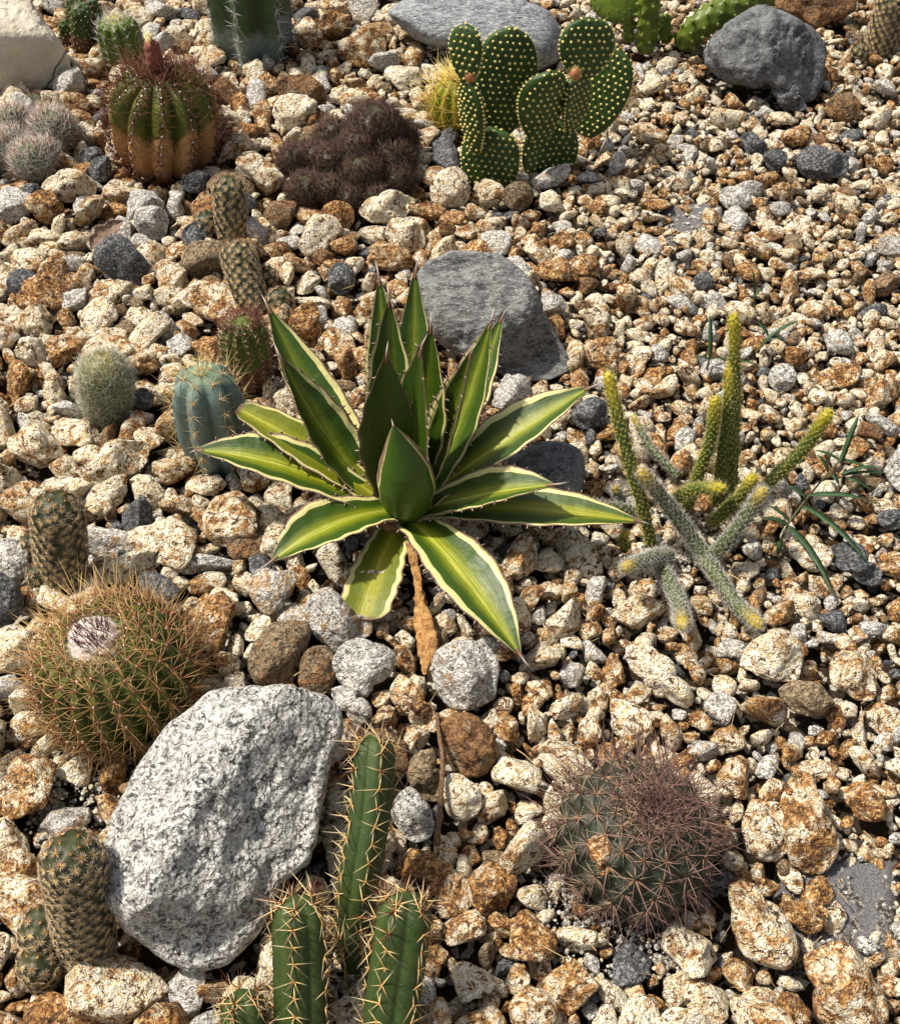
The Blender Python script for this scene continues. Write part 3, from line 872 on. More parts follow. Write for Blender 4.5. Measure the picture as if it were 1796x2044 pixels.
M['sp_blue'] = m_spine('tan_black_tipped_spines', (0.62, 0.46, 0.20), (0.20, 0.13, 0.07), 0.35, 0.55)
M['sp_hair'] = m_spine('soft_grey_hairs', (0.42, 0.40, 0.28), (0.66, 0.65, 0.52))
M['sp_rat'] = m_spine('straw_bristles', (0.50, 0.46, 0.10), (0.62, 0.60, 0.34))
M['felt'] = m_spine('grey_felt', (0.62, 0.56, 0.48), (0.62, 0.56, 0.48))
M['felt_brown'] = m_spine('brown_felt', (0.40, 0.17, 0.07), (0.40, 0.17, 0.07))
M['wool'] = m_plain('crown_wool', (0.62, 0.48, 0.44), (0.82, 0.76, 0.70), 400, 0.95, 0.004, 0.05)
M['glochid'] = m_spine('yellow_glochids', (0.70, 0.58, 0.20), (0.80, 0.72, 0.36), 0.2)

# ------------------------------------------------------------------ agave
def agave():
    c0 = at_z(803, 1032, 0.0)
    root = thing('agave', 'large striped agave with green and cream saw-edged leaves in the middle', 'agave', (c0[0], c0[1], -0.015))
    hub = at_z(803, 1000, 0.035)
    spm = m_spine('agave_thorn', (0.17, 0.075, 0.045), (0.50, 0.45, 0.40), 0.3, 0.5)
    W = [(0, .66), (.12, .64), (.28, .82), (.45, 1), (.6, .97), (.75, .74), (.88, .40), (.96, .15), (1, .02)]
    # tip x, tip y, tip height, widest (m), arch, base x shift, base y shift, gutter, cream left, cream right, stripe, age, droop
    LV = [
     (757, 553, .185, .040, .02, -.012, .030, .30, .30, .25, .5, .10),
     (828, 537, .190, .038, .02, .008, .034, .30, .06, .18, .4, .05),
     (1003, 628, .150, .040, .02, .028, .022, .35, .15, .28, .5, .20),
     (777, 596, .205, .046, .02, -.012, .020, .38, .26, .30, .4, .08),
     (860, 650, .215, .052, .02, .012, .018, .35, .06, .26, .2, .05),
     (534, 610, .150, .050, .03, -.030, .014, .40, .16, .38, .35, .05),
     (980, 640, .180, .048, .02, .024, .012, .42, .42, .22, .5, .10),
     (1180, 772, .110, .052, .02, .030, .004, .36, .40, .26, .9, .35),
     (474, 816, .100, .046, .02, -.032, .000, .30, .26, .24, .9, .95),
     (560, 712, .165, .050, .03, -.028, .006, .55, .14, .34, .6, .15),
     (389, 898, .085, .056, .03, -.030, -.008, .42, .34, .26, .95, .30),
     (1282, 1042, .055, .047, .02, .030, -.012, .22, .32, .24, .95, .60),
     (1108, 968, .095, .050, .02, .026, -.006, .42, .34, .26, .8, .25),
     (941, 700, .205, .042, .02, .018, .006, .75, .32, .20, .4, .08),
     (838, 697, .225, .062, .01, .008, .010, .25, .05, .16, .05, .02),
     (771, 708, .205, .054, .01, -.010, .008, .28, .05, .10, .05, .05),
     (722, 1236, .012, .048, .015, -.012, -.032, .20, .36, .34, .95, .85),
     (540, 1122, .050, .054, .035, -.018, -.016, .42, .30, .34, .9, .22),
     (1040, 1312, .028, .056, .03, .014, -.022, .30, .34, .40, .95, .28),
    ]
    for i, (tx, ty, tz, w, arch, bx, by, gut, cl, cr, stripe, age) in enumerate(LV):
        w, cl, cr = w * 1.15, cl * 0.74, cr * 0.74
        tip = at_z(tx, ty, tz)
        b = hub + np.array([bx * 0.55, by * 0.55, -0.012 + 0.004 * (i % 3)])
        if i == 16:
            b = b + np.array([0, 0, -0.012])
        ln = np.linalg.norm(tip - b)
        mid = (b + tip) / 2 + np.array([0, 0, -0.03 if tz > 0.12 else 0.02]) * ln / 0.22 + (0 if tz < 0.12 else 1) * norm(np.array([bx, by, 0]) + 1e-6) * 0.012
        if i in (17, 18, 10):
            mid[2] += 0.018
        nt, nv = 40, 13
        t = np.linspace(0, 1, nt)[:, None]
        Cc = (1 - t) ** 2 * b + 2 * t * (1 - t) * mid + t * t * tip
        T = norm(np.gradient(Cc, axis=0))
        rho = norm(np.array([tip[0] - b[0], tip[1] - b[1], 0]))
        e = np.arcsin(np.clip(T[:, 2], -1, 1))
        Nn = norm(np.cos(e)[:, None] * np.array([0, 0, 1.0]) - np.sin(e)[:, None] * rho)
        Nn = norm(Nn - (Nn * T).sum(1)[:, None] * T)
        S = np.cross(T, Nn)                       # towards the leaf's right as one looks out along it
        v = np.linspace(-1, 1, nv)[None]
        wt = np.interp(t[:, 0], *zip(*W))
        blunt = i == 16
        if blunt:
            wt = np.interp(t[:, 0], [0, .2, .6, .9, .97, 1], [.6, .75, 1, .95, .75, .35])
        if i == 8:
            wt = np.interp(t[:, 0], [0, .2, .5, .8, .95, 1], [.6, .7, 1, .75, .5, .2])
        hw = (w / 2 * wt)[:, None]
        wav = 1 + 0.035 * np.sin(t * 40 + i)
        gshape = gut * hw * (np.abs(v) ** 1.5) * (0.45 + 0.75 * t)
        fold = 1 - 0.10 * gut * np.abs(v)
        th = 0.0062 * np.sqrt(np.maximum(1 - v * v, 0)) * (1 - 0.8 * t) * np.minimum(1, w / 0.045)
        top = Cc[:, None] + S[:, None] * (hw * v * fold * wav)[..., None] + Nn[:, None] * (gshape)[..., None]
        bot = top - Nn[:, None] * (th + 0.0006)[..., None]
        ring = np.concatenate([top, bot[:, ::-1]], 1)
        V = ring.reshape(-1, 3)
        vv = np.concatenate([np.broadcast_to(v, (nt, nv)), np.broadcast_to(v[:, ::-1], (nt, nv))], 1)
        tt = np.broadcast_to(t, vv.shape)
        bk = np.concatenate([np.zeros((nt, nv)), np.ones((nt, nv))], 1)
        n = vv.size
        at = {'leaf': np.stack([vv, tt, np.full(vv.shape, age)], -1).reshape(-1, 3), 'pattern': np.tile([cl, cr, stripe], (n, 1)), 'back': bk.ravel()}
        at['pattern'][:, 0] -= 0.0
        lf = mk('leaf', V, grid_faces(nt, 2 * nv), M['agave'], root, True, at)
        # hooked teeth on both margins, and the end thorn
        step = 0.0115
        m = int(ln * 0.86 / step)
        js = np.clip((np.linspace(0.10, 0.90, m) * (nt - 1)).astype(int), 0, nt - 1)
        Pp = np.concatenate([top[js, 0], top[js, -1]])
        out = np.concatenate([-S[js], S[js]])
        fw = np.concatenate([T[js], T[js]])
        keep = rng.random(len(Pp)) > 0.12
        Pp, out, fw = Pp[keep], out[keep], fw[keep]
        L = rng.uniform(0.0034, 0.0062, len(Pp))
        mk('thorns', *needles(Pp - out * 0.0005, out + fw * rng.uniform(-0.5, 0.4, (len(Pp), 1)), L, 0.0014, seg=2, bend=fw * rng.uniform(-0.25, 0.3, (len(Pp), 1)))[:2], spm, lf, True,
           {'t': np.tile([0, 0, 0, .5, .5, .5, 1], len(Pp)), 'rn': np.repeat(rng.random(len(Pp)), 7)}, kind='stuff')
        if not blunt and i != 8:
            mk('end_thorn', *needles(tip[None] - T[-1:] * 0.009, T[-1:], 0.021 + 0.006 * rng.random(), 0.0016, seg=2, sides=5, bend=rng.normal(0, 0.12, (1, 3)))[:2], spm, lf, True,
               {'t': np.array([0] * 5 + [.5] * 5 + [1.]), 'rn': np.full(11, .8)})
    # the closed centre bud of rolled leaves
    tip = at_z(785, 850, 0.160)
    b = at_z(800, 1015, 0.028) + np.array([0.004, 0, 0])
    ns, nth = 40, 36
    C, ln = spline([b, (b + tip) / 2 + np.array([0.006, -0.004, 0]), tip], ns)
    T, N, B = frames(C)
    u = np.linspace(0, 1, ns)
    r = np.interp(u, [0, .15, .4, .6, .8, .93, 1], [.019, .0250, .0285, .0240, .0135, .0055, .0008])
    th = np.arange(nth) * 2 * PI / nth
    rr = r[:, None] * (1 + 0.05 * np.cos(2 * th + 0.6))[None]
    V = C[:, None] + (np.cos(th)[None, :, None] * N[:, None] + np.sin(th)[None, :, None] * B[:, None]) * rr[..., None]
    # position round the bud measured from the side that faces the front
    face = np.arctan2((V - C[:, None]) @ np.array([1.0, 0, 0]), -((V - C[:, None]) @ np.array([0, 1.0, -0.6])))
    vv = np.clip(face / 1.42, -1.0, 1.0)
    at = {'leaf': np.stack([vv, np.broadcast_to(u[:, None], vv.shape) * 0.97, np.full(vv.shape, .02)], -1).reshape(-1, 3), 'pattern': np.tile([.12, .16, 0.0], (vv.size, 1)), 'back': np.ones(vv.size)}
    bud = mk('centre_bud', V.reshape(-1, 3), grid_faces(ns, nth), M['agave'], root, True, at)
    mk('end_thorn', *needles(tip[None] - T[-1:] * 0.006, T[-1:], 0.016, 0.0015, sides=5)[:2], spm, bud, True, {'t': np.array([0.] * 5 + [1.]), 'rn': np.full(6, .8)})
    # short stump the leaves grow from
    Vi, Fi = ico(3)
    mk('stump', Vi * [0.034, 0.030, 0.036] + np.array([hub[0], hub[1], 0.005]), Fi, M['agave_dead'], root, True)
    disc(c0 + np.array([0, 0.02, 0]), 0.03)
M['agave_dead'] = m_plain('dry_leaf_brown', (0.10, 0.05, 0.022), (0.36, 0.20, 0.08), 130, 0.85, 0.004)
agave()

# ------------------------------------------------------------------ barrel with woolly crown (left)
def wool_barrel():
    R = 0.072
    foot = at_z(258, 1390, 0.0)
    root = thing('barrel_cactus', 'green barrel cactus with amber spines and a pink-white woolly crown at left', 'cactus', (foot[0], foot[1], 0))
    b = Ribbed(foot + np.array([0, 0.004, -0.012]), R, 0.108, axis=(-0.10, -0.05, 1), ribs=21, depth=0.17, lump=0.006)
    V, F, A = b.mesh(70, 8)
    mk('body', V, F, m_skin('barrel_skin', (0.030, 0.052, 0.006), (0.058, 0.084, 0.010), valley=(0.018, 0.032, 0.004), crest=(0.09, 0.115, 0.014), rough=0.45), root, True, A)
    footprint(V)
    Vi, Fi = ico(4)
    cw = b.base + b.B[:, 2] * b.H
    w = Vi * [0.0215, 0.0215, 0.0105]
    w = w * (1 + 0.16 * fbm(Vi * 4, 3, 2))[:, None]
    crown = mk('woolly_crown', w @ b.B.T + cw - b.B[:, 2] * 0.001, Fi, M['wool'], root, True)
    U, P, N, T = b.areoles(0.0135, 0.12, 0.86, 0.45)
    mk('areoles', *dots(P, N, 0.0017)[:2], M['felt'], root, True, dots(P, N, 0.0017)[2], kind='stuff')
    p1 = spray(P, N, T, 9, 1.15, 0.0185 * np.interp(U, [0, .5, .9], [1.1, 1.0, .7]), 0.16)
    p2 = spray(P, N, T, 4, 0.50, 0.0280 * np.interp(U, [0, .5, .9], [1.1, 1.15, .8]), 0.35)
    P_, D_, L_ = (np.concatenate(x) for x in zip(p1, p2))
    V, F, A = needles(P_, D_, L_, 0.00050)
    mk('spines', V, F, M['sp_barrel'], root, True, A, kind='stuff')
    # dark young spines standing in the wool
    n = 150
    a, q = rng.uniform(0, 2 * PI, n), 0.015 * np.sqrt(rng.random(n))
    P = cw + (np.stack([q * np.cos(a), q * np.sin(a), np.full(n, 0.006)], 1)) @ b.B.T
    D = norm(np.stack([np.cos(a) * q / 0.02 * 0.45 + rng.normal(0, .15, n), np.sin(a) * q / 0.02 * 0.45 + rng.normal(0, .15, n), np.ones(n)], 1)) @ b.B.T
    V, F, A = needles(P, D, rng.uniform(0.009, 0.020, n), 0.00060)
    mk('crown_spines', V, F, M['sp_core'], crown, True, A, kind='stuff')
    GRIT.extend([(160, 1570, 0.055, 420), (120, 1540, 0.04, 160)])
    FAB.append(np.array([at_z(x, y, 0)[:2] for x, y in [(85, 1530), (150, 1545), (215, 1540), (225, 1580), (190, 1620), (110, 1600)]]))
wool_barrel()

# ------------------------------------------------------------------ purple-spined barrel (lower right)
def purple_barrel():
    foot = at_z(1242, 1700, 0.0)
    root = thing('barrel_cactus', 'dark green barrel cactus with tangled purple-grey spines at lower right', 'cactus', (foot[0], foot[1], 0))
    b = Ribbed(foot + np.array([0, 0, -0.012]), 0.066, 0.088, axis=(0.17, 0.02, 1), ribs=15, depth=0.13, bumps=0.35, bstep=0.0165, twist=0.5, lump=0.006)
    V, F, A = b.mesh(80, 9)
    mk('body', V, F, m_skin('dark_barrel_skin', (0.013, 0.020, 0.010), (0.025, 0.034, 0.017), blotch=(0.12, 0.12, 0.11), foot=(0.14, 0.09, 0.05), footh=0.10, rough=0.55), root, True, A)
    footprint(V)
    U, P, N, T = b.areoles(0.0165, 0.08, 0.975, 0.5)
    d = dots(P, N, 0.0014)
    mk('areoles', d[0], d[1], M['felt_brown'], root, True, d[2], kind='stuff')
    p1 = spray(P, N, T, 11, 1.12, 0.0185 * np.interp(U, [0, .6, 1], [1.05, 1, .8]), 0.15)
    V, F, A = needles(*p1, 0.00048)
    mk('radial_spines', V, F, M['sp_radial'], root, True, A, kind='stuff')
    p2 = spray(P, N, T, 5, 0.66, 0.034 * np.interp(U, [0, .6, 1], [.8, 1.2, .9]), 0.35)
    bend = rng.normal(0, 0.10, (len(p2[0]), 3))
    V, F, A = needles(*p2, 0.00062, bend, 2)
    mk('long_spines', V, F, M['sp_purple'], root, True, A, kind='stuff')
    n = 260
    a, q = rng.uniform(0, 2 * PI, n), 0.013 * np.sqrt(rng.random(n))
    P = b.base + b.B[:, 2] * (b.H - 0.001) + np.stack([q * np.cos(a), q * np.sin(a), np.zeros(n)], 1) @ b.B.T
    D = norm(np.stack([rng.normal(0, .55, n), rng.normal(0, .55, n), np.ones(n)], 1)) @ b.B.T
    V, F, A = needles(P, D, rng.uniform(0.005, 0.011, n), 0.0004)
    mk('crown_spines', V, F, M['sp_core'], root, True, A, kind='stuff')
    GRIT.extend([(1240, 1850, 0.05, 420), (1120, 1800, 0.03, 160), (1330, 1860, 0.03, 120)])
    FAB.append(np.array([at_z(x, y, 0)[:2] for x, y in [(1110, 1790), (1180, 1840), (1260, 1850), (1350, 1840), (1330, 1890), (1180, 1890)]]))
    return b
pb = purple_barrel()
rock('stone', 'small orange-brown stone resting on the purple-spined barrel cactus', 'stone', cF([(620, 930), (670, 895), (730, 920), (750, 1040), (740, 1110), (690, 1130), (660, 1060), (620, 990)]),
     M['stone'], tone=(0.7, 0.8, 0.3), seed=91, zk=0, z0=0.0645, level=4, rough=0.09, facets=4, depth=0.7, obst=False)

# ------------------------------------------------------------------ corky brown barrel (top left)
def corky_barrel():
    foot = at_z(338, 300, 0.0)
    s = 1 / ppm(foot)
    R = 108 * s
    root = thing('barrel_cactus', 'old ribbed barrel cactus, olive above and corky tan below, with red-brown spines', 'cactus', (foot[0], foot[1], 0))
    b = Ribbed(foot + np.array([0, 0.0, -0.014]), R, R * 1.72, axis=(0.03, -0.02, 1), ribs=11, depth=0.27, turn=0.08, twist=0.45, prof=BARREL)
    V, F, A = b.mesh(64, 12)
    mk('body', V, F, m_skin('corky_skin', (0.062, 0.078, 0.006), (0.115, 0.125, 0.012), valley=(0.030, 0.044, 0.004), foot=(0.36, 0.20, 0.075), footh=0.40, footk=0.16, rough=0.5), root, True, A)
    footprint(V)
    U, P, N, T = b.areoles(0.0135, 0.05, 0.95, 0.4)
    d = dots(P, N, 0.0022)
    mk('areoles', d[0], d[1], M['felt'], root, True, d[2], kind='stuff')
    p = spray(P, N, T, 11, 1.0, 0.030 * np.interp(U, [0, .5, 1], [1.15, 1, 1.1]), 0.3)
    bend = rng.normal(0, 0.18, (len(p[0]), 3))
    V, F, A = needles(*p, 0.00056, bend, 2)
    mk('spines', V, F, M['sp_red'], root, True, A, kind='stuff')
    top = b.base + b.B[:, 2] * b.H
    n = 130
    a, q = rng.uniform(0, 2 * PI, n), 0.026 * np.sqrt(rng.random(n))
    Pq = top + np.stack([q * np.cos(a), q * np.sin(a), np.full(n, -0.003)], 1) @ b.B.T
    D = norm(np.stack([np.cos(a) * .5 + rng.normal(0, .3, n), np.sin(a) * .5 + rng.normal(0, .3, n), np.ones(n)], 1))
    V, F, A = needles(Pq, D, rng.uniform(0.012, 0.024, n), 0.00045)
    mk('crown_spines', V, F, M['sp_red'], root, True, A, kind='stuff')
    # dried fruit with a withered yellow flower on top
    st = Stem([top + [0, 0, -0.004], top + [0.001, 0, 0.024], top + [0, 0.004, 0.046]], 0.0105, 0.005, 0.5, 0.8, 1.0)
    V, F, A = st.mesh(24, 16)
    fr = mk('dried_fruit', V, F, m_plain('fruit_brown', (0.16, 0.05, 0.03), (0.32, 0.12, 0.07), 200, 0.8, 0.003), root, True, A)
    n = 24
    P0 = top + np.stack([rng.normal(0, .002, n), rng.normal(0, .002, n), np.full(n, .042)], 1)
    V, F, A = needles(P0, norm(np.stack([rng.normal(0, .16, n), rng.normal(0, .16, n), np.ones(n)], 1)), rng.uniform(.012, .024, n), 0.0016)
    mk('withered_flower', V, F, M['sp_gold'], fr, True, A)
corky_barrel()

# ------------------------------------------------------------------ columnar and small ribbed cacti
def ribbed_plant(name, label, px_foot, px_top, wpx, ribs, skin, spec, depth=0.16, prof=COLUMN, crest='round', tilt=(0, 0, 1), felt='felt', step=0.012, topspec=None, turn=0.2, zb=-0.012, dotr=0.0014, hk=1.0, per=9):
    foot = at_z(*px_foot, 0.0)
    R = wpx / 2 / ppm(foot)
    top = at_y(*px_top, foot[1])
    H = (top[2]) * hk - zb
    root = thing(name, label, 'cactus', (foot[0], foot[1], 0))
    b = Ribbed(foot + np.array([0, 0, zb]), R, H, axis=tilt, ribs=ribs, depth=depth, crest=crest, prof=prof, turn=turn)
    V, F, A = b.mesh(64, per)
    mk('body', V, F, skin, root, True, A)
    footprint(V)
    U, P, N, T = b.areoles(step, 0.04, 0.93, 0.35)
    d = dots(P, N, dotr)
    mk('areoles', d[0], d[1], M[felt], root, True, d[2], kind='stuff')
    for nm, mat, k, beta, L, r, jit in spec:
        p = spray(P, N, T, k, beta, L, jit)
        V, F, A = needles(*p, r)
        mk(nm, V, F, M[mat], root, True, A, kind='stuff')
    if topspec:
        mat, n, rad, L, spread = topspec
        a, q = rng.uniform(0, 2 * PI, n), rad * np.sqrt(rng.random(n))
        Pq = b.base + b.B[:, 2] * b.H + np.stack([q * np.cos(a), q * np.sin(a), np.full(n, -0.002)], 1) @ b.B.T
        D = norm(np.stack([np.cos(a) * spread + rng.normal(0, .2, n), np.sin(a) * spread + rng.normal(0, .2, n), np.ones(n)], 1)) @ b.B.T
        V, F, A = needles(Pq, D, L * rng.uniform(0.6, 1.3, n), 0.0005)
        mk('crown_spines', V, F, M[mat], root, True, A, kind='stuff')
    return b

# blue-green cactus left of the agave
ribbed_plant('column_cactus', 'short blue-green ribbed cactus with long tan spines, left of the agave', (437, 905), (436, 742), 142, 7,
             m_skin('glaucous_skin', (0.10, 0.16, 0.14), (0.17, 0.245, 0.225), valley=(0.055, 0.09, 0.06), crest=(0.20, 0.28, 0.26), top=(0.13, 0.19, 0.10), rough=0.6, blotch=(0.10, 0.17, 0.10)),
             [('spines', 'sp_blue', 8, 1.05, 0.021, 0.00045, 0.25), ('long_spines', 'sp_blue', 2, 0.4, 0.029, 0.0005, 0.4)], depth=0.24, prof=DOME, step=0.019, topspec=('sp_gold', 36, 0.009, 0.016, 0.35), turn=0.0)
# tall stem cut by the top of the frame
ribbed_plant('column_cactus', 'thick blue-green column cactus with white star spines cut by the top edge', (510, 92), (510, -190), 158, 6,
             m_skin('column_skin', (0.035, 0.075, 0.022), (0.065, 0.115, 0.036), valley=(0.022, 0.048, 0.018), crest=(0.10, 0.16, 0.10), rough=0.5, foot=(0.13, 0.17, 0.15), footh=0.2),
             [('spines', 'sp_white', 9, 1.05, 0.020, 0.0008, 0.25)], depth=0.34, crest='sharp', step=0.021, turn=0.30, per=12)
# little bright green column
ribbed_plant('column_cactus', 'small bright green ribbed cactus with a yellow crown beside the cream boulder', (249, 118), (247, 36), 84, 11,
             m_skin('lime_skin', (0.052, 0.10, 0.006), (0.10, 0.16, 0.010), valley=(0.022, 0.05, 0.005), top=(0.32, 0.34, 0.02), rough=0.5),
             [('spines', 'sp_grey', 7, 1.05, 0.0115, 0.00045, 0.25)], step=0.0115, topspec=('sp_gold', 50, 0.010, 0.011, 0.5), depth=0.22)
# red-crowned one behind the agave
ribbed_plant('globe_cactus', 'small moss-green cactus with a red-brown bristly crown beside the upper left agave leaf', (498, 742), (497, 640), 98, 13,
             m_skin('moss_skin', (0.05, 0.085, 0.012), (0.10, 0.15, 0.02), foot=(0.12, 0.06, 0.03), footh=0.35, blotch=(0.36, 0.30, 0.16), rough=0.6),
             [('spines', 'sp_red', 8, 0.9, 0.010, 0.0004, 0.35), ('pale_spines', 'sp_cream', 5, 1.2, 0.006, 0.00045, 0.3)], step=0.0085, prof=DOME, topspec=('sp_red', 260, 0.024, 0.011, 0.6), depth=0.14, felt='felt')
# woolly little green one at left
def woolly():
    b, t = up_from((214, 808), (208, 712), 0.0)
    root = thing('hairy_cactus', 'small dome cactus wrapped in soft grey-green hairs at the left', 'cactus', (b[0], b[1], 0))
    R = 47 / ppm(b)
    st = Stem([b, (b + t) / 2, t], R, 0.0072, 0.15, 0.9, 1.0)
    V, F, A = st.mesh()
    mk('body', V, F, m_skin('woolly_skin', (0.055, 0.085, 0.022), (0.11, 0.14, 0.04), top=(0.20, 0.17, 0.05)), root, True, A)
    footprint(V)
    p = spray(st.aP, st.aN, st.aT, 11, 0.95, 0.0125, 0.35)
    V, F, A = needles(*p, 0.00030)
    mk('hairs', V, F, M['sp_hair'], root, True, A, kind='stuff')
woolly()

# ------------------------------------------------------------------ star-spined finger cacti
skin_mam = m_skin('finger_skin', (0.026, 0.034, 0.012), (0.050, 0.056, 0.018), crest=(0.08, 0.085, 0.025))
def finger(root, path, wpx, name='stem', spacing=0.0088, red=0.86, nsp=17, L=0.0064):
    R = wpx / 2 / ppm(path[0])
    st = Stem(path, R, spacing, 0.22, 0.88)
    V, F, A = st.mesh(54, 36)
    o = mk(name, V, F, skin_mam, root, True, A)
    footprint(V)
    d = st.ar[:, 0] / st.L
    P, N, T = st.aP + st.aN * st.bump * 0.7, st.aN, st.aT
    low = st.ar[:, 0] < st.L - 0.12 * R
    cush = dots(P, N, 0.0009)
    mk('areoles', cush[0], cush[1], M['sp_yellow'], o, True, cush[2], kind='stuff')
    p = spray(P[low], N[low], T[low], nsp, 1.22, L, 0.10, 0.12)
    V, F, A = needles(p[0], p[1], p[2], 0.00040, -np.repeat(N[low], nsp, 0) * 0.10, 2)
    mk('spines', V, F, M['sp_mam'], o, True, A, kind='stuff')
    hi = st.ar[:, 0] > st.L - 0.34 * R
    if hi.any():
        p = spray(P[hi], N[hi], T[hi], 7, 0.85, L * 0.9, 0.25)
        V, F, A = needles(*p, 0.00034)
        mk('crown_spines', V, F, M['sp_mam_red'], o, True, A, kind='stuff')
    return o

def path_up(foot, top, lean, zb=-0.012):
    b, t = up_from(foot, top, lean, zb)
    return [b, (b + t) / 2, t]
def finger_plant(label, foot, stems):
    f = at_z(*foot, 0)
    root = thing('finger_cactus', label, 'cactus', (f[0], f[1], 0))
    for ft, tp, w, lean in stems:
        finger(root, path_up(ft, tp, lean), w)
    return root
c4 = crop(0, 310.8, 0.346)
q4 = lambda x, y: c4([(x, y)])[0]
finger_plant('upright finger cactus with a bud at its foot, left of the dark clump', q4(1340, 470),
             [(q4(1345, 455), q4(1312, 118), 60, 0.02), (q4(1190, 430), q4(1185, 335), 50, 0.0)])
finger_plant('leaning finger cactus with side buds just above the red-crowned cactus', q4(1440, 860),
             [(q4(1450, 850), q4(1352, 490), 66, 0.05), (q4(1520, 740), q4(1555, 650), 38, 0.0), (q4(1615, 865), q4(1625, 785), 52, 0.0)])
cQ = crop(0, 932.3, 0.304)
qQ = lambda x, y: cQ([(x, y)])[0]
finger_plant('stout finger cactus standing behind the woolly-crowned barrel', qQ(400, 700),
             [(qQ(410, 690), qQ(368, 185), 95, 0.02), (qQ(235, 560), qQ(215, 440), 42, 0.0), (qQ(275, 735), qQ(250, 660), 46, 0.0)])
cT = crop(0, 1497.3, 0.2676)
qT = lambda x, y: cT([(x, y)])[0]
finger_plant('bent finger cactus with two low offsets at the lower left, beside the white boulder', qT(640, 1500),
             [(qT(655, 1500), qT(525, 690), 112, 0.03), (qT(345, 1480), qT(315, 1235), 90, 0.01), (qT(310, 1640), qT(275, 1540), 74, 0.0)])
cK = crop(1158.3, 0, 0.3552)
qK = lambda x, y: cK([(x, y)])[0]
finger_plant('tan finger cactus leaning in the top right corner', qK(1690, 270),
             [(qK(1685, 250), qK(1770, -60), 58, 0.01), (qK(1570, 290), qK(1565, 245), 34, 0.0)])

# ------------------------------------------------------------------ clumps of round heads
def head(root, px, rpx, z, skin, spacing, mats, k, L, r, beta=0.95, squash=1.5, dy=0.0, crown=None):
    g = at_z(*px, z)
    R = rpx / ppm(g)
    b = np.array([g[0], g[1] + dy, z - R * 0.9])
    t = np.array([g[0], g[1] + dy, z + R * (squash - 0.9)])
    st = Stem([b, (b + t) / 2, t], R, spacing, 0.2, 0.75, 1.0)
    V, F, A = st.mesh(34, 26)
    o = mk('head', V, F, skin, root, True, A)
    footprint(V, scale=0.9)
    for nm, mat, kk, be, LL, rr in mats:
        p = spray(st.aP, st.aN, st.aT, kk, be, LL, 0.28)
        V, F, A = needles(*p, rr)
        mk(nm, V, F, M[mat], o, True, A, kind='stuff')
    if crown:
        hi = st.ar[:, 0] / st.L > 0.80
        p = spray(st.aP[hi], st.aN[hi], st.aT[hi], 9, 0.5, crown[1], 0.3)
        V, F, A = needles(*p, 0.0004)
        mk('crown_spines', V, F, M[crown[0]], o, True, A, kind='stuff')
skin_pale = m_skin('pale_head_skin', (0.045, 0.085, 0.035), (0.085, 0.13, 0.055))
f = at_z(60, 330, 0)
root = thing('clump_cactus', 'clump of round cactus heads covered in white hairs at the left edge', 'cactus', (f[0], f[1], 0))
for x, y, r in ((300, 720, 125), (185, 900, 118), (75, 680, 95), (-20, 850, 105), (60, 800, 80), (260, 860, 70)):
    head(root, c1([(x, y)])[0], r * 0.346 * 0.98, 0.026, skin_pale, 0.0072, [('hairs', 'sp_white', 10, 1.0, 0.0160, 0.00032), ('red_hairs', 'sp_mam_red', 3, 0.75, 0.0175, 0.00036)], 0, 0, 0, crown=('sp_mam_red', 0.010))
skin_blk = m_skin('dark_head_skin', (0.03, 0.033, 0.014), (0.055, 0.055, 0.022))
f = at_z(700, 380, 0)
root = thing('clump_cactus', 'dark mound of small cactus heads bristling with black-purple spines, top centre', 'cactus', (f[0], f[1], 0))
for x, y, r, z in ((545, 560, 135, .055), (610, 700, 115, .03), (360, 600, 85, .035), (345, 715, 85, .03), (235, 850, 95, .018), (180, 710, 78, .02), (490, 770, 105, .03), (645, 800, 80, .018), (430, 890, 80, .012), (460, 660, 100, .045), (665, 610, 80, .03), (330, 850, 75, .02), (545, 880, 75, .012), (280, 700, 70, .025)):
    head(root, c2([(x, y)])[0], r * 0.4404 * 0.90, z, skin_blk, 0.0078, [('spines', 'sp_dark', 9, 0.85, 0.0150, 0.00058), ('pale_spines', 'sp_clump', 7, 1.1, 0.0110, 0.00045)], 0, 0, 0, crown=('sp_core', 0.009))

# yellow barrel half hidden by the prickly pear
def yellow_barrel():
    foot = at_y(909, 215, at_z(909, 235, 0)[1] + 0.0)
    foot[2] = 0
    R = 50 / ppm(foot)
    root = thing('barrel_cactus', 'small yellow-green barrel with long straw spines half hidden by the prickly pear', 'cactus', (foot[0], foot[1], 0))
    b = Ribbed(foot + np.array([0, 0, -0.012]), R, R * 2.0, ribs=12, depth=0.2)
    V, F, A = b.mesh(50, 9)
    mk('body', V, F, m_skin('yellow_skin', (0.14, 0.20, 0.012), (0.26, 0.30, 0.02), crest=(0.42, 0.34, 0.03), valley=(0.10, 0.17, 0.01)), root, True, A)
    footprint(V)
    U, P, N, T = b.areoles(0.019, 0.06, 0.97)
    d = dots(P, N, 0.002)
    mk('areoles', d[0], d[1], M['felt_brown'], root, True, d[2], kind='stuff')
    V, F, A = needles(*spray(P, N, T, 8, 0.95, 0.036, 0.25), 0.0006)
    mk('spines', V, F, M['sp_yellow'], root, True, A, kind='stuff')
yellow_barrel()

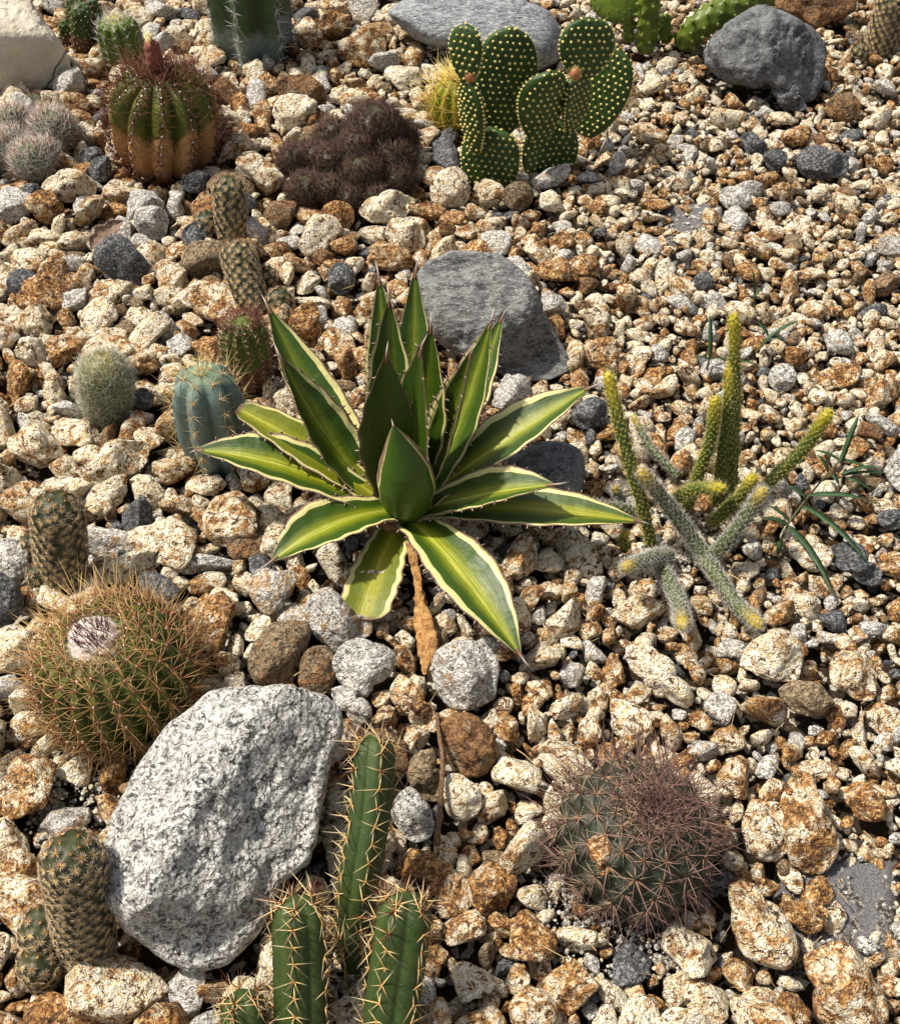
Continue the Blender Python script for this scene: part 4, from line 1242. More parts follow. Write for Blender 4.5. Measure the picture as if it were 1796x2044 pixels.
# ------------------------------------------------------------------ polka dot prickly pear
def prickly_pear():
    g0 = at_z(985, 352, 0)
    Y0 = g0[1]
    root = thing('prickly_pear', 'dark green prickly pear with flat pads dotted in pale yellow tufts, top centre', 'cactus', (g0[0], g0[1], 0))
    skin = m_skin('pad_skin', (0.018, 0.050, 0.008), (0.036, 0.078, 0.014), rough=0.5)
    # base px, top px (crop), y of base, y of top, width (crop px), yaw deg, thick
    PADS = [
     ('pad', (1065, 850), (1075, 575), 0.000, 0.015, 265, -12, .020),
     ('pad', (1320, 800), (1330, 545), 0.035, 0.040, 260, 18, .020),
     ('pad', (1100, 620), (1165, 118), 0.045, 0.075, 285, 10, .017),
     ('pad', (992, 690), (968, 350), 0.005, 0.000, 190, -58, .017),
     ('pad', (960, 365), (958, 108), 0.000, 0.012, 170, -30, .017),
     ('pad', (1290, 640), (1335, 322), 0.010, 0.000, 235, 28, .018),
     ('pad', (1430, 600), (1450, 335), 0.030, 0.032, 190, 56, .017),
     ('pad', (1490, 350), (1512, 75), 0.040, 0.055, 255, 14, .017),
     ('pad', (1490, 610), (1640, 205), 0.075, 0.095, 270, -14, .018),
    ]
    for nm, bpx, tpx, y0, y1, w, yaw, thick in PADS:
        b = at_y(*c2([bpx])[0], Y0 + y0)
        t = at_y(*c2([tpx])[0], Y0 + y1)
        if b[2] < 0.0:
            b[2] = -0.012
        if bpx[1] > 780:
            b[2] = min(b[2], -0.014)
        u = norm(t - b)
        H = np.linalg.norm(t - b)
        n = norm(CP - (b + t) / 2)
        n = norm(n - np.dot(n, u) * u)
        s = np.cross(u, n)                                       # to the right as seen from the front
        ya = math.radians(yaw)
        n, s = n * math.cos(ya) + s * math.sin(ya), s * math.cos(ya) - n * math.sin(ya)
        hw = w * 0.4404 / 2 / ppm((b + t) / 2)
        prof_h = np.array([0, .04, .15, .35, .6, .8, .93, 1.0])
        prof_w = np.array([.66, .76, .9, 1.0, 1.0, .86, .55, .0]) if bpx[1] > 780 else np.array([.30, .42, .66, .90, 1.0, .86, .55, .0])
        ns, nt = 46, 40
        hh = (1 - np.cos(np.linspace(0, PI, ns))) / 2
        pw, _ = spline(np.stack([prof_h, prof_w], 1), 200)
        wd = np.interp(hh, pw[:, 0], pw[:, 1]) * hw
        wd[-1] = 0.0003
        a = np.arange(nt) * 2 * PI / nt
        curl = rng.normal(0, 0.006)
        ca, sa = np.cos(a), np.sin(a)
        tk = thick / 2 * np.clip(wd / hw, 0, 1) ** 0.45
        def pad_pt(h, x, y):
            return b + u * (h * H)[..., None] + s * x[..., None] + n * (y + curl * (x / hw) ** 2)[..., None]
        X = wd[:, None] * ca[None]
        Y = tk[:, None] * np.sign(sa) * np.abs(sa)[None] ** 0.7
        V = pad_pt(np.broadcast_to(hh[:, None], X.shape), X, Y)
        # tufts in a diagonal lattice over both faces and round the rim
        st = 0.0092
        tp, tn = [], []
        for side in (1, -1):
            rows = int(H / (st * 0.86))
            for i in range(rows):
                h = (i + 0.6) / rows
                wr = np.interp(h, hh, wd)
                m = int(wr / st) + 1
                for j in range(-m, m + 1):
                    x = (j + 0.5 * (i % 2)) * st + rng.normal(0, 0.0008)
                    if abs(x) < wr * 0.93:
                        yy = np.interp(h, hh, tk) * (1 - (x / wr) ** 2) ** 0.35
                        hj = h + rng.normal(0, 0.0007) / H
                        tp.append(pad_pt(np.array([hj]), np.array([x]), np.array([yy * side]))[0]); tn.append(n * side)
        rim = int(2.4 * H / (st * 0.8))
        for j in range(rim):
            q = (j + 0.5) / rim * 2 - 1
            h = 1 - abs(q) ** 1.0 * 0.9
            x = np.interp(h, hh, wd) * (1 if q > 0 else -1)
            p = pad_pt(np.array([h]), np.array([x]), np.array([0.0]))[0]
            tp.append(p); tn.append(norm(p - (b + u * H * 0.55)))
        tp, tn = np.array(tp), np.array(tn)
        # cushions swell a little under every tuft
        Vf = V.reshape(-1, 3)
        o = mk('pad', Vf, grid_faces(ns, nt), skin, root, True, {'u': np.repeat(hh, nt), 'k': np.zeros(ns * nt)})
        footprint(Vf, scale=1.0)
        d = dots(tp + tn * 0.0003, tn, rng.uniform(0.0017, 0.0023, len(tp)))
        nd = needles(*spray(tp, tn, norm(np.cross(tn, s) + 1e-3), 9, 0.55, 0.0030, 0.4), 0.0003)
        Vg, Fg, Ag = join([d, nd])
        mk('glochid_tufts', Vg, Fg, M['glochid'], o, True, Ag, kind='stuff')
    for px, r in (((978, 345), .0075), ((1452, 335), .0065)):
        c = at_y(*c2([px])[0], Y0 - 0.003)
        Vi, Fi = ico(3)
        V = Vi * [r, r, r * 1.3] + c
        bud = mk('bud', V, Fi, M['felt_brown'], root, True, {'t': np.zeros(len(V)), 'rn': np.full(len(V), .5)})
        nd = needles(V[::3], norm(Vi[::3] + [0, 0, .5]), 0.004, 0.0004)
        mk('bristles', nd[0], nd[1], M['sp_gold'], bud, True, nd[2], kind='stuff')
prickly_pear()

# ------------------------------------------------------------------ rat tail cactus
def rat_tail():
    cv = crop(1073.5, 565, 0.4024)
    q = lambda x, y, z: at_z(*cv([(x, y)])[0], z)
    f = q(830, 1190, 0)
    root = thing('rat_tail_cactus', 'sprawling rat tail cactus of thin hairy stems with yellow tips at right', 'cactus', (f[0], f[1], 0))
    skin = m_skin('rat_tail_skin', (0.036, 0.064, 0.006), (0.064, 0.10, 0.010), crest=(0.26, 0.28, 0.02), top=(0.44, 0.36, 0.012))
    skin2 = m_skin('rat_tail_skin_grey', (0.042, 0.064, 0.012), (0.07, 0.095, 0.022), crest=(0.16, 0.18, 0.045), top=(0.44, 0.31, 0.012))
    ST = [
     ([(565, 1300, .004), (510, 1080, .055), (420, 760, .12), (345, 440, .175)], 70, 0),
     ([(950, 1110, .0), (968, 860, .06), (978, 520, .135), (970, 150, .21)], 64, 0),
     ([(890, 1100, .0), (915, 860, .06), (945, 620, .115), (960, 392, .16)], 72, 0),
     ([(740, 1110, .0), (800, 940, .045), (860, 760, .09), (882, 560, .135)], 70, 0),
     ([(1020, 1140, .0), (1150, 985, .025), (1310, 830, .065), (1450, 630, .115)], 74, 0),
     ([(870, 1410, .0), (760, 1260, .02), (620, 1070, .06), (500, 925, .095)], 84, 1),
     ([(800, 1340, -.002), (880, 1440, .012), (980, 1590, .016), (1110, 1705, .028)], 82, 1),
     ([(850, 1370, .0), (950, 1265, .03), (1055, 1130, .06), (1125, 1015, .09)], 82, 1),
     ([(860, 1190, .0), (930, 1130, .03), (1010, 1050, .055), (1072, 955, .085)], 72, 0),
     ([(640, 1110, .0), (710, 1050, .03), (800, 1020, .055), (930, 1015, .07)], 70, 0),
     ([(500, 1140, -.002), (390, 1120, .01), (270, 1105, .016), (145, 1088, .026)], 66, 1),
     ([(650, 1350, .0), (580, 1360, .02), (510, 1385, .04), (425, 1415, .062)], 84, 1),
     ([(590, 1370, -.002), (650, 1480, .015), (700, 1590, .03), (722, 1710, .055)], 86, 1),
     ([(700, 960, .0), (620, 880, .006), (540, 790, .01), (470, 655, .02)], 40, 1),
     ([(430, 1330, .0), (420, 1290, .01), (430, 1250, .03), (440, 1230, .035)], 50, 0),
     ([(420, 1110, .0), (400, 1060, .005), (390, 1030, .02), (388, 1005, .028)], 50, 1),
    ]
    for pts, w, grey in ST:
        path = [q(*p) for p in pts]
        R = w * 0.4024 / 2 / ppm(path[1]) * 0.80
        st = Stem(path, R, 0.0048, 0.30, 0.95, 1.6, 0.92)
        V, F, A = st.mesh(90, 26)
        o = mk('stem', V, F, skin2 if grey else skin, root, True, A)
        footprint(V, -0.014, 0.006)
        k = 6 if not grey else 7
        p = spray(st.aP + st.aN * st.bump * 0.6, st.aN, st.aT, k, 0.95, 0.0052 if not grey else 0.0060, 0.3)
        V, F, A = needles(*p, 0.00019)
        mk('spines', V, F, M['sp_white'] if grey else M['sp_rat'], o, True, A, kind='stuff')
        c = dots(st.aP + st.aN * st.bump * 0.55, st.aN, 0.0006)
        if not grey:
            mk('areoles', c[0], c[1], M['sp_yellow'], o, True, c[2], kind='stuff')
    GRIT.extend([(1370, 1060, 0.045, 240), (1330, 1110, 0.03, 120)])
rat_tail()

# ------------------------------------------------------------------ trailing green cactus (bottom)
def trailing():
    ct = crop(395.5, 1384.3, 0.3229)
    q = lambda x, y, z: at_z(*ct([(x, y)])[0], z)
    f = q(900, 1800, 0)
    root = thing('hedgehog_cactus', 'group of fleshy green five-ribbed stems with sparse tan star spines, bottom centre', 'cactus', (f[0], f[1], 0))
    skin = m_skin('fleshy_skin', (0.026, 0.050, 0.008), (0.048, 0.080, 0.013), valley=(0.046, 0.078, 0.015), crest=(0.026, 0.048, 0.008), blotch=(0.075, 0.095, 0.05), rough=0.6)
    class Fl(Stem):
        pass
    def fleshy(path, wpx, ribs=5, turn=0.0, depth=0.17, step=0.0135, top_only=False):
        R = wpx * 0.3229 / 2 / ppm(path[1])
        st = Stem(path, R, 0.02, 0.0, 0.88, 1.1)
        ns, nt = 60, ribs * 14
        dd = np.concatenate([np.linspace(0, st.L - st.tipk, 38, endpoint=False), st.L - st.tipk + st.tipk * np.sin(np.linspace(0, PI / 2, 22))])
        D, TH = np.meshgrid(dd, np.arange(nt) * 2 * PI / nt, indexing='ij')
        P, n, _ = st.at(D.ravel(), TH.ravel())
        k = np.abs(np.cos(ribs * (TH.ravel() - turn) / 2)) ** 0.8
        wave = 0.5 + 0.5 * np.cos(2 * PI * D.ravel() / step)
        rr = st.rad(D.ravel())
        C = np.stack([np.interp(D.ravel(), st.S, st.C[:, j]) for j in range(3)], -1)
        sh = 1 - depth * (1 - k) + 0.03 * wave * k ** 3
        P = C + (P - C) * sh[:, None]
        o = mk('stem', P, grid_faces(len(dd), nt), skin, root, True, {'u': D.ravel() / st.L, 'k': k})
        footprint(P)
        ds = np.arange(step * 0.5, st.L - 0.006, step)
        ds = np.concatenate([ds, st.L - np.array([0.004, 0.0075])])
        A, B = np.meshgrid(ds, turn + np.arange(ribs) * 2 * PI / ribs, indexing='ij')
        aP, aN, aT = st.at(A.ravel(), B.ravel())
        aP = aP + aN * R * 0.02
        c = dots(aP, aN, 0.0012)
        mk('areoles', c[0], c[1], M['felt_brown'], o, True, c[2], kind='stuff')
        u = A.ravel() / st.L
        p = spray(aP, aN, aT, 5, 1.12, 0.0145 * np.interp(u, [0, .8, 1], [1, 1, 1.25]), 0.28, 0.3)
        V, F, At = needles(*p, 0.00068)
        mk('spines', V, F, M['sp_cream'], o, True, At, kind='stuff')
        hi = u > 0.80
        p = spray(aP[hi], aN[hi], aT[hi], 3, 0.5, 0.021, 0.35)
        V, F, At = needles(*p, 0.00055)
        mk('crown_spines', V, F, M['sp_red'], o, True, At, kind='stuff')
    fleshy([q(940, 1500, .0), q(985, 1180, .045), q(1060, 700, .085), q(1095, 250, .115)], 265, turn=0.9)
    fleshy([q(640, 2300, .0), q(640, 1950, .03), q(630, 1560, .065), q(622, 1260, .095)], 335, turn=0.7)
    fleshy([q(1170, 2330, .0), q(1200, 1950, .035), q(1255, 1560, .07), q(1295, 1240, .10)], 350, turn=0.2)
    fleshy([q(300, 2250, .0), q(290, 2120, .02), q(280, 1960, .038), q(265, 1840, .05)], 280, turn=0.4)
    fleshy([q(960, 1660, -.004), q(955, 1620, .006), q(950, 1560, .018), q(948, 1500, .026)], 200, turn=0.1)
    GRIT.extend([(690, 2000, 0.035, 200), (700, 1960, 0.03, 120), (770, 1990, 0.03, 100)])
trailing()

# ------------------------------------------------------------------ top left and top right plants cut by the frame
def small_green():
    cg = crop(0, 0, 0.2202)
    f = at_z(*cg([(740, 350)])[0], 0)
    root = thing('clump_cactus', 'small dark green cactus clump in shade between the cream boulder and bright green column', 'cactus', (f[0], f[1], 0))
    skin = m_skin('small_green_skin', (0.030, 0.065, 0.012), (0.055, 0.11, 0.02), foot=(0.10, 0.05, 0.025), footh=0.35, crest=(0.07, 0.13, 0.03))
    for ft, tp, w in (((745, 380), (740, 30), 190), ((610, 330), (600, 170), 130), ((840, 300), (835, -20), 130), ((680, 300), (700, -60), 170), ((880, 330), (890, 110), 90)):
        path = path_up(cg([ft])[0], cg([tp])[0], 0.0)
        R = w * 0.2202 / 2 / ppm(path[0])
        st = Stem(path, R, 0.0085, 0.25, 0.9)
        V, F, A = st.mesh(40, 26)
        o = mk('stem', V, F, skin, root, True, A)
        footprint(V)
        p = spray(st.aP + st.aN * st.bump * .6, st.aN, st.aT, 6, 0.9, 0.0055, 0.3)
        V, F, A = needles(*p, 0.0004)
        mk('spines', V, F, M['sp_red'], o, True, A, kind='stuff')
        c = dots(st.aP + st.aN * st.bump * .6, st.aN, 0.0012)
        mk('areoles', c[0], c[1], M['felt'], o, True, c[2], kind='stuff')
small_green()

def branching():
    f = at_z(*qK(480, 255), 0)
    root = thing('branching_cactus', 'bright green branching cactus with knobbly warts hanging in from the top edge', 'cactus', (f[0], f[1], 0))
    skin = m_skin('wart_skin', (0.05, 0.09, 0.006), (0.12, 0.165, 0.012), crest=(0.17, 0.21, 0.02), rough=0.4)
    leafm = m_plain('wart_leaf', (0.10, 0.16, 0.02), (0.24, 0.28, 0.06), 300, 0.5)
    Y = f[1]
    q = lambda x, y, dy: at_y(*qK(x, y), Y + dy)
    BRN = [
     ([q(365, 285, -.01), q(372, 180, -.01), q(385, 60, -.01), q(378, -110, 0)], 115),
     ([q(575, 262, 0), q(610, 200, 0), q(700, 120, 0), q(830, 50, .01), q(1090, -60, .04)], 150),
     ([q(480, 235, 0.01), q(470, 160, 0.01), q(475, 80, 0.01)], 70),
     ([q(275, 230, 0.0), q(270, 170, 0.0), q(280, 95, 0.0)], 62),
    ]
    for path, w in BRN:
        R = w * 0.3552 / 2 / ppm(path[0])
        st = Stem(path, R, 0.0165, 0.28, 0.8)
        V, F, A = st.mesh(60, 34)
        o = mk('branch', V, F, skin, root, True, A)
        footprint(V)
        c = dots(st.aP + st.aN * st.bump * .6, st.aN, rng.uniform(0.0016, 0.0036, len(st.aP)))
        mk('warts', c[0], c[1], leafm, o, True, c[2], kind='stuff')
        p = spray(st.aP + st.aN * st.bump * .8, st.aN, st.aT, 6, 0.7, 0.004, 0.4)
        V, F, A = needles(*p, 0.0004)
        mk('spines', V, F, M['sp_cream'], o, True, A, kind='stuff')
    # flat joint reaching in from the upper left
    a, b = q(330, 40, 0), q(70, -30, 0.01)
    u = norm(b - a); H = np.linalg.norm(b - a)
    n = norm(np.array([0.1, -0.7, 0.5])); n = norm(n - np.dot(n, u) * u); s = np.cross(u, n)
    Vi, Fi = ico(4)
    V = (a + b) / 2 + Vi[:, :1] * u * H * 0.55 + Vi[:, 1:2] * s * 0.032 + Vi[:, 2:] * n * 0.009
    o = mk('flat_joint', V, Fi, skin, root, True, {'u': (Vi[:, 0] + 1) / 2 * 0.6, 'k': np.zeros(len(V))})
    pk = V[rng.choice(len(V), 70)]
    c = dots(pk, pk, 0.0016)
    mk('warts', c[0], c[1], leafm, o, True, c[2], kind='stuff')
branching()

def succulent():
    cs = crop(621.5, 0, 0.1888)
    f = at_z(745, -30, 0)
    root = thing('rosette_succulent', 'pale grey-green fleshy rosette with yellow leaf edges peeking in at the top edge', 'succulent', (f[0], f[1], 0))
    s_ = NT('rosette_leaf', 0.5, 0.4)
    v = s_.attr('k')
    mt = s_.done(s_.mix(s_.ss(v, 0.68, 0.92), s_.mix(s_.noise(s_.pos(), 60, 3), (0.24, 0.31, 0.20), (0.42, 0.48, 0.36)), s_.mix(s_.noise(s_.pos(), 40, 2), (0.42, 0.34, 0.03), (0.30, 0.26, 0.04))))
    c = f + np.array([0.0, 0.0, 0.012])
    for i in range(11):
        a = -PI / 2 + 0.12 + i * 2 * PI / 7 if i < 7 else 0.4 + i * 2 * PI / 4
        el = 0.15 if i < 7 else 0.8
        L = 0.062 if i < 7 else 0.045
        d = np.array([math.cos(a) * math.cos(el), math.sin(a) * math.cos(el), math.sin(el)])
        sd_ = np.array([-math.sin(a), math.cos(a), 0]); n = np.cross(d, sd_)
        Vi, Fi = ico(4)
        x = (Vi[:, 0] + 1) / 2
        w = 0.030 * np.interp(x, [0, .3, .7, .9, 1], [.4, .8, 1.1, 1.0, .9])
        V = c + np.outer(x * L, d) + np.outer(Vi[:, 1] * w, sd_) + np.outer(Vi[:, 2] * 0.0055 + 0.012 * (Vi[:, 1] ** 2) * x, -n if n[2] < 0 else n)
        k = np.maximum(np.abs(Vi[:, 1]), np.clip(Vi[:, 0], 0, 1))
        mk('leaf', V, Fi, mt, root, True, {'k': k, 'u': x})
    disc(f, 0.05)
succulent()
rock('stone', 'reddish bark-like brown rock behind the dark grey boulder at the top edge', 'stone', [(1545, 15), (1560, -25), (1640, -35), (1700, -20), (1705, 20), (1660, 38), (1590, 36)], M['stone'], tone=(0.15, 1.0, 0.4), seed=97, level=5, rough=0.12, facets=4)

# ------------------------------------------------------------------ weeds, dead leaf, dry stalk, twig
M['grass'] = m_plain('grass_blade', (0.022, 0.060, 0.022), (0.05, 0.105, 0.04), 90, 0.5, 0.001)
M['grass_stem'] = m_plain('grass_stem', (0.06, 0.085, 0.03), (0.12, 0.10, 0.06), 90, 0.6, 0.001)
def blade(root, a, b, w, sag=0.004):
    n = 14
    m = (a + b) / 2 + np.array([0, 0, np.linalg.norm(b - a) * 0.18])
    t = np.linspace(0, 1, n)[:, None]
    C = (1 - t) ** 2 * a + 2 * t * (1 - t) * m + t * t * b
    T = norm(np.gradient(C, axis=0))
    S = norm(np.cross(T, [0.1, 0.05, 1.0]))
    N = np.cross(S, T)
    wd = w / 2 * np.interp(t[:, 0], [0, .08, .3, .7, 1], [.45, .8, 1, .75, .02])[:, None]
    V = np.stack([C - S * wd + N * wd * 0.25, C - N * 0.0004, C + S * wd + N * wd * 0.25, C + N * 0.0003], 1).reshape(-1, 3)
    mk('blade', V, grid_faces(n, 4), M['grass'], root, True)
def tube(name, path, r0, r1, mat, root, nt=8, n=30, lump=0.0):
    C, L = spline(path, n)
    T, N, B = frames(C)
    r = np.linspace(r0, r1, n) * (1 + lump * vnoise(C * 220, 3))
    a = np.arange(nt) * 2 * PI / nt
    V = C[:, None] + (np.cos(a)[None, :, None] * N[:, None] + np.sin(a)[None, :, None] * B[:, None]) * r[:, None, None]
    return mk(name, V.reshape(-1, 3), grid_faces(n, nt), mat, root, True)
def weed(label, foot, runners, blades):
    cv = crop(1073.5, 565, 0.4024)
    q = lambda p: at_z(*cv([p[:2]])[0], p[2])
    f = q((*foot, 0))
    root = thing('grass_weed', label, 'grass', (f[0], f[1], 0), 'grass weeds in the gravel')
    for r in runners:
        tube('runner', [q(p) for p in r], 0.0013, 0.0009, M['grass_stem'], root)
    for a, b, w in blades:
        blade(root, q(a), q(b), w)
weed('largest grass weed with a jointed runner and long blades, right of the rat tail cactus', (1200, 1290),
     [[(1195, 1300, 0.0), (1240, 1195, .012), (1335, 1065, .018), (1440, 940, .022), (1500, 880, .024)]],
     [((1240, 1205, .012), (1470, 1555, .015), .0085), ((1310, 1105, .016), (1640, 1395, .02), .0085), ((1340, 1055, .018), (1640, 1082, .03), .0075), ((1240, 1200, .012), (1100, 1165, .02), .007),
      ((1245, 1185, .012), (1140, 1105, .03), .007), ((1330, 1070, .018), (1225, 1000, .03), .0075), ((1440, 945, .02), (1385, 850, .035), .006), ((1450, 945, .02), (1492, 1002, .02), .006),
      ((1500, 885, .022), (1365, 828, .03), .0055), ((1498, 890, .022), (1592, 645, .06), .006), ((1500, 950, .018), (1685, 910, .03), .0055), ((1510, 955, .018), (1760, 950, .02), .0045),
      ((1500, 880, .022), (1645, 925, .02), .0055), ((1535, 970, .018), (1650, 1028, .015), .006), ((1200, 1280, .004), (1183, 1365, .006), .006)])
weed('small two-bladed grass weed left of the tallest rat tail stem', (845, 400), [[(835, 430, 0), (850, 375, .012)]],
     [((850, 375, .012), (850, 150, .05), .006), ((850, 378, .01), (775, 370, .02), .004), ((850, 380, .01), (930, 378, .018), .004), ((990, 390, .006), (1085, 408, .008), .005)])
weed('small forked grass weed right of the tallest rat tail stem', (1085, 340), [[(1080, 345, 0), (1110, 310, .01), (1150, 268, .02)]],
     [((1150, 268, .02), (1300, 185, .035), .005), ((1150, 270, .02), (1210, 276, .022), .006), ((1140, 262, .02), (1085, 190, .03), .006), ((1100, 320, .01), (1200, 230, .03), .005)])
weed('thin upright grass weed far behind the rat tail cactus', (1075, 135), [[(1075, 140, 0), (1068, 60, .02)]], [((1072, 100, .01), (1062, -70, .05), .006), ((1070, 70, .02), (1110, 20, .03), .004)])

def dead_leaf():
    P = [(183, 497), (195, 478), (212, 462), (232, 450), (247, 440)]
    n, m = 16, 9
    C, _ = spline([at_z(x, y, 0.016 + 0.004 * i) for i, (x, y) in enumerate(P)], n)
    T, N, B = frames(C)
    S = norm(np.cross(T, [0.1, -0.6, 0.8]))
    Nn = np.cross(S, T)
    v = np.linspace(-1, 1, m)[None]
    w = 0.0105 * np.interp(np.linspace(0, 1, n), [0, .1, .45, .8, 1], [.1, .7, 1, .75, .1])[:, None]
    w = w * (1 + 0.2 * rng.normal(size=(n, 1)).clip(-1, 1))
    top = C[:, None] + S[:, None] * (w * v)[..., None] + Nn[:, None] * (0.5 * w * v * v + 0.0015 * rng.normal(size=(n, m)) * 0.4)[..., None]
    ring = np.concatenate([top, (top - Nn[:, None] * 0.0006)[:, ::-1]], 1)
    b = C.mean(0)
    o = mk('dead_leaf', ring.reshape(-1, 3), grid_faces(n, 2 * m), m_plain('dead_leaf', (0.17, 0.11, 0.08), (0.30, 0.21, 0.15), 150, 0.85, 0.002), None, True, label='curled grey-brown dead leaf lying on the gravel at upper left', category='leaf')
    root_ = thing('dry_leaf_stalk', 'shrivelled orange-brown agave leaf hanging down below the rosette', 'dry leaf', at_z(845, 1340, 0))
    for pts, r0, r1 in (([(818, 1085, .03), (830, 1140, .018), (838, 1190, .012), (842, 1240, .012), (850, 1300, .012), (848, 1345, .008)], .0045, .008), ([(832, 1130, .02), (842, 1200, .016), (856, 1250, .018), (860, 1290, .018), (850, 1335, .012)], .003, .006)):
        C, _ = spline([at_z(*p) for p in pts], 40)
        T, N, B = frames(C)
        a = np.arange(12) * 2 * PI / 12
        r = np.interp(np.linspace(0, 1, 40), [0, .3, .55, .85, 1], [r0, r0 * .9, r1, r1 * .95, r1 * .3])
        S = norm(np.cross(T, [0, -0.6, 0.8])); Nn = np.cross(S, T)
        V = C[:, None] + S[:, None] * (np.cos(a)[None] * r[:, None])[..., None] + Nn[:, None] * (np.sin(a)[None] * r[:, None] * 0.35)[..., None]
        for j in range(8, 40, 4):
            disc(C[j], 0.006)
        V = V.reshape(-1, 3)
        V = V + 0.0016 * np.stack([vnoise(V * 260, i) for i in range(3)], 1)
        mk('strip', V, grid_faces(40, 12), m_plain('dry_strip', (0.20, 0.085, 0.025), (0.52, 0.30, 0.11), 170, 0.8, 0.004), root_, True)
    tw = tube('twig', [at_z(*p) for p in ((872, 1425, .018), (877, 1470, .022), (884, 1520, .024), (880, 1580, .024), (876, 1640, .022), (871, 1688, .016))], 0.0017, 0.0026, m_plain('twig_bark', (0.10, 0.055, 0.03), (0.24, 0.14, 0.08), 300, 0.85, 0.003), None, 10, 50, 0.25)
    for x, y in ((873, 1440), (880, 1490), (883, 1530), (880, 1580), (876, 1630), (872, 1670), (190, 488), (213, 462), (235, 448)):
        disc(at_z(x, y, 0.0), 0.004)
    tw['label'], tw['category'] = 'thin brown dry twig lying on the stones above the bottom centre', 'twig'
dead_leaf()

# dry straw and fallen spines lying on the stones
n = 170
lx = np.array([at_z(rng.uniform(40, 1760), rng.uniform(60, 2000), 0.0) for _ in range(n)])
lx[:, 2] = 0.004 + rng.random(n) * 0.010
la = rng.uniform(0, 2 * PI, n)
V, F, A = needles(lx, np.stack([np.cos(la), np.sin(la), rng.normal(0, 0.12, n)], 1), rng.uniform(0.008, 0.032, n), rng.uniform(0.0004, 0.0009, n), rng.normal(0, 0.12, (n, 3)), 3)
mk('straw_litter', V, F, m_spine('dry_straw', (0.40, 0.27, 0.12), (0.52, 0.38, 0.20)), bed, True, A, kind='stuff')
# ------------------------------------------------------------------ gravel: packed stones, the 300 largest in view singly, the rest as one mass
def stone_shape(level, seed):
    V, F = ico(level)
    rg = np.random.default_rng(seed)
    n = norm(rg.normal(size=(rg.integers(7, 11), 3)))
    d = rg.uniform(0.60, 1.0, len(n))
    p = rg.uniform(18, 48)
    h = np.maximum(V @ n.T, 0) / d
    r = 1 / np.maximum((h ** p).sum(1) ** (1 / p), 0.75)
    L = V * r[:, None]
    L = L * (1 + 0.10 * fbm(V * 1.5 + seed, 3, seed) + 0.05 * fbm(V * 5 + seed, 3, seed + 9))[:, None]
    L = L / np.abs(L).max(0)
    return L, F

def inside(poly, x, y):
    c = False
    n = len(poly)
    for i in range(n):
        x1, y1 = poly[i]; x2, y2 = poly[i - 1]
        if (y1 > y) != (y2 > y) and x < (x2 - x1) * (y - y1) / (y2 - y1) + x1:
            c = not c
    return c

NSH = 36
SH = {4: [stone_shape(4, 300 + i) for i in range(NSH)], 3: [stone_shape(3, 300 + i) for i in range(NSH)], 2: [stone_shape(2, 300 + i) for i in range(NSH)]}

CELL = 0.06
hashg = {}
placed = []
def free(x, y, r, tight):
    i0, j0 = int(x // CELL), int(y // CELL)
    for i in (i0 - 1, i0, i0 + 1):
        for j in (j0 - 1, j0, j0 + 1):
            for (a, b, q) in hashg.get((i, j), ()):
                if (a - x) ** 2 + (b - y) ** 2 < ((q + r) * tight) ** 2:
                    return False
    return True
obst_hash = {}
for k, (cx, cy, R) in enumerate(OBST):
    m = R.max() + 0.04
    for i in range(int((cx - m) // CELL), int((cx + m) // CELL) + 1):
        for j in range(int((cy - m) // CELL), int((cy + m) // CELL) + 1):
            obst_hash.setdefault((i, j), []).append(k)
def clear(x, y, r, give=0.55):
    for k in obst_hash.get((int(x // CELL), int(y // CELL)), ()):
        cx, cy, R = OBST[k]
        dx, dy = x - cx, y - cy
        q = R[min(23, int((math.atan2(dy, dx) + PI) / (2 * PI) * 24))]
        if math.hypot(dx, dy) < q + give * r:
            return False
    for p in FAB:
        if inside(p, x, y):
            return False
    return True

X0, X1, Y0, Y1 = -1.08, 1.08, 0.18, 2.3
def in_frame(x, y, m=1.0):
    z = float(np.dot(np.array([x, y, 0]) - CP, FW))
    sx = x / (z * TV)
    sy = float(np.dot(np.array([x, y, 0]) - CP, UP)) / (z * TV)
    return abs(sx) < 0.878 * m + 0.02 and abs(sy) < m + 0.02
def coarse(x, y):
    """the stones run larger towards the left and the front middle"""
    return float(np.clip(1.0 - 0.42 * (x - 0.02) / 0.45 - 0.10 * (y - 0.6), 0.70, 1.18))

prnd = random.Random(11)
def pack(lo, hi, tries, tight):
    n = 0
    for _ in range(tries):
        x, y = prnd.uniform(X0, X1), prnd.uniform(Y0, Y1)
        wide = 0.373 * (y * math.cos(PITCH) + CAM_H * math.sin(PITCH)) + 0.16
        if abs(x) > wide:
            continue
        r = prnd.uniform(lo, hi) * coarse(x, y)
        if not free(x, y, r, tight) or not clear(x, y, r):
            continue
        hashg.setdefault((int(x // CELL), int(y // CELL)), []).append((x, y, r))
        placed.append((x, y, r))
        n += 1
    return n
pack(0.021, 0.027, 500, 0.88)
pack(0.0155, 0.021, 3000, 0.84)
pack(0.0120, 0.0155, 12000, 0.80)
pack(0.0090, 0.0120, 40000, 0.78)
pack(0.0065, 0.0090, 70000, 0.78)
pack(0.0042, 0.0065, 90000, 0.80)

def random_rot(flat=0.5):
    a = prnd.uniform(0, 2 * PI)
    t = prnd.gauss(0, flat); b = prnd.uniform(0, 2 * PI)
    from mathutils import Matrix
    return Matrix.Rotation(t, 3, Vector((math.cos(b), math.sin(b), 0))) @ Matrix.Rotation(a, 3, 'Z')

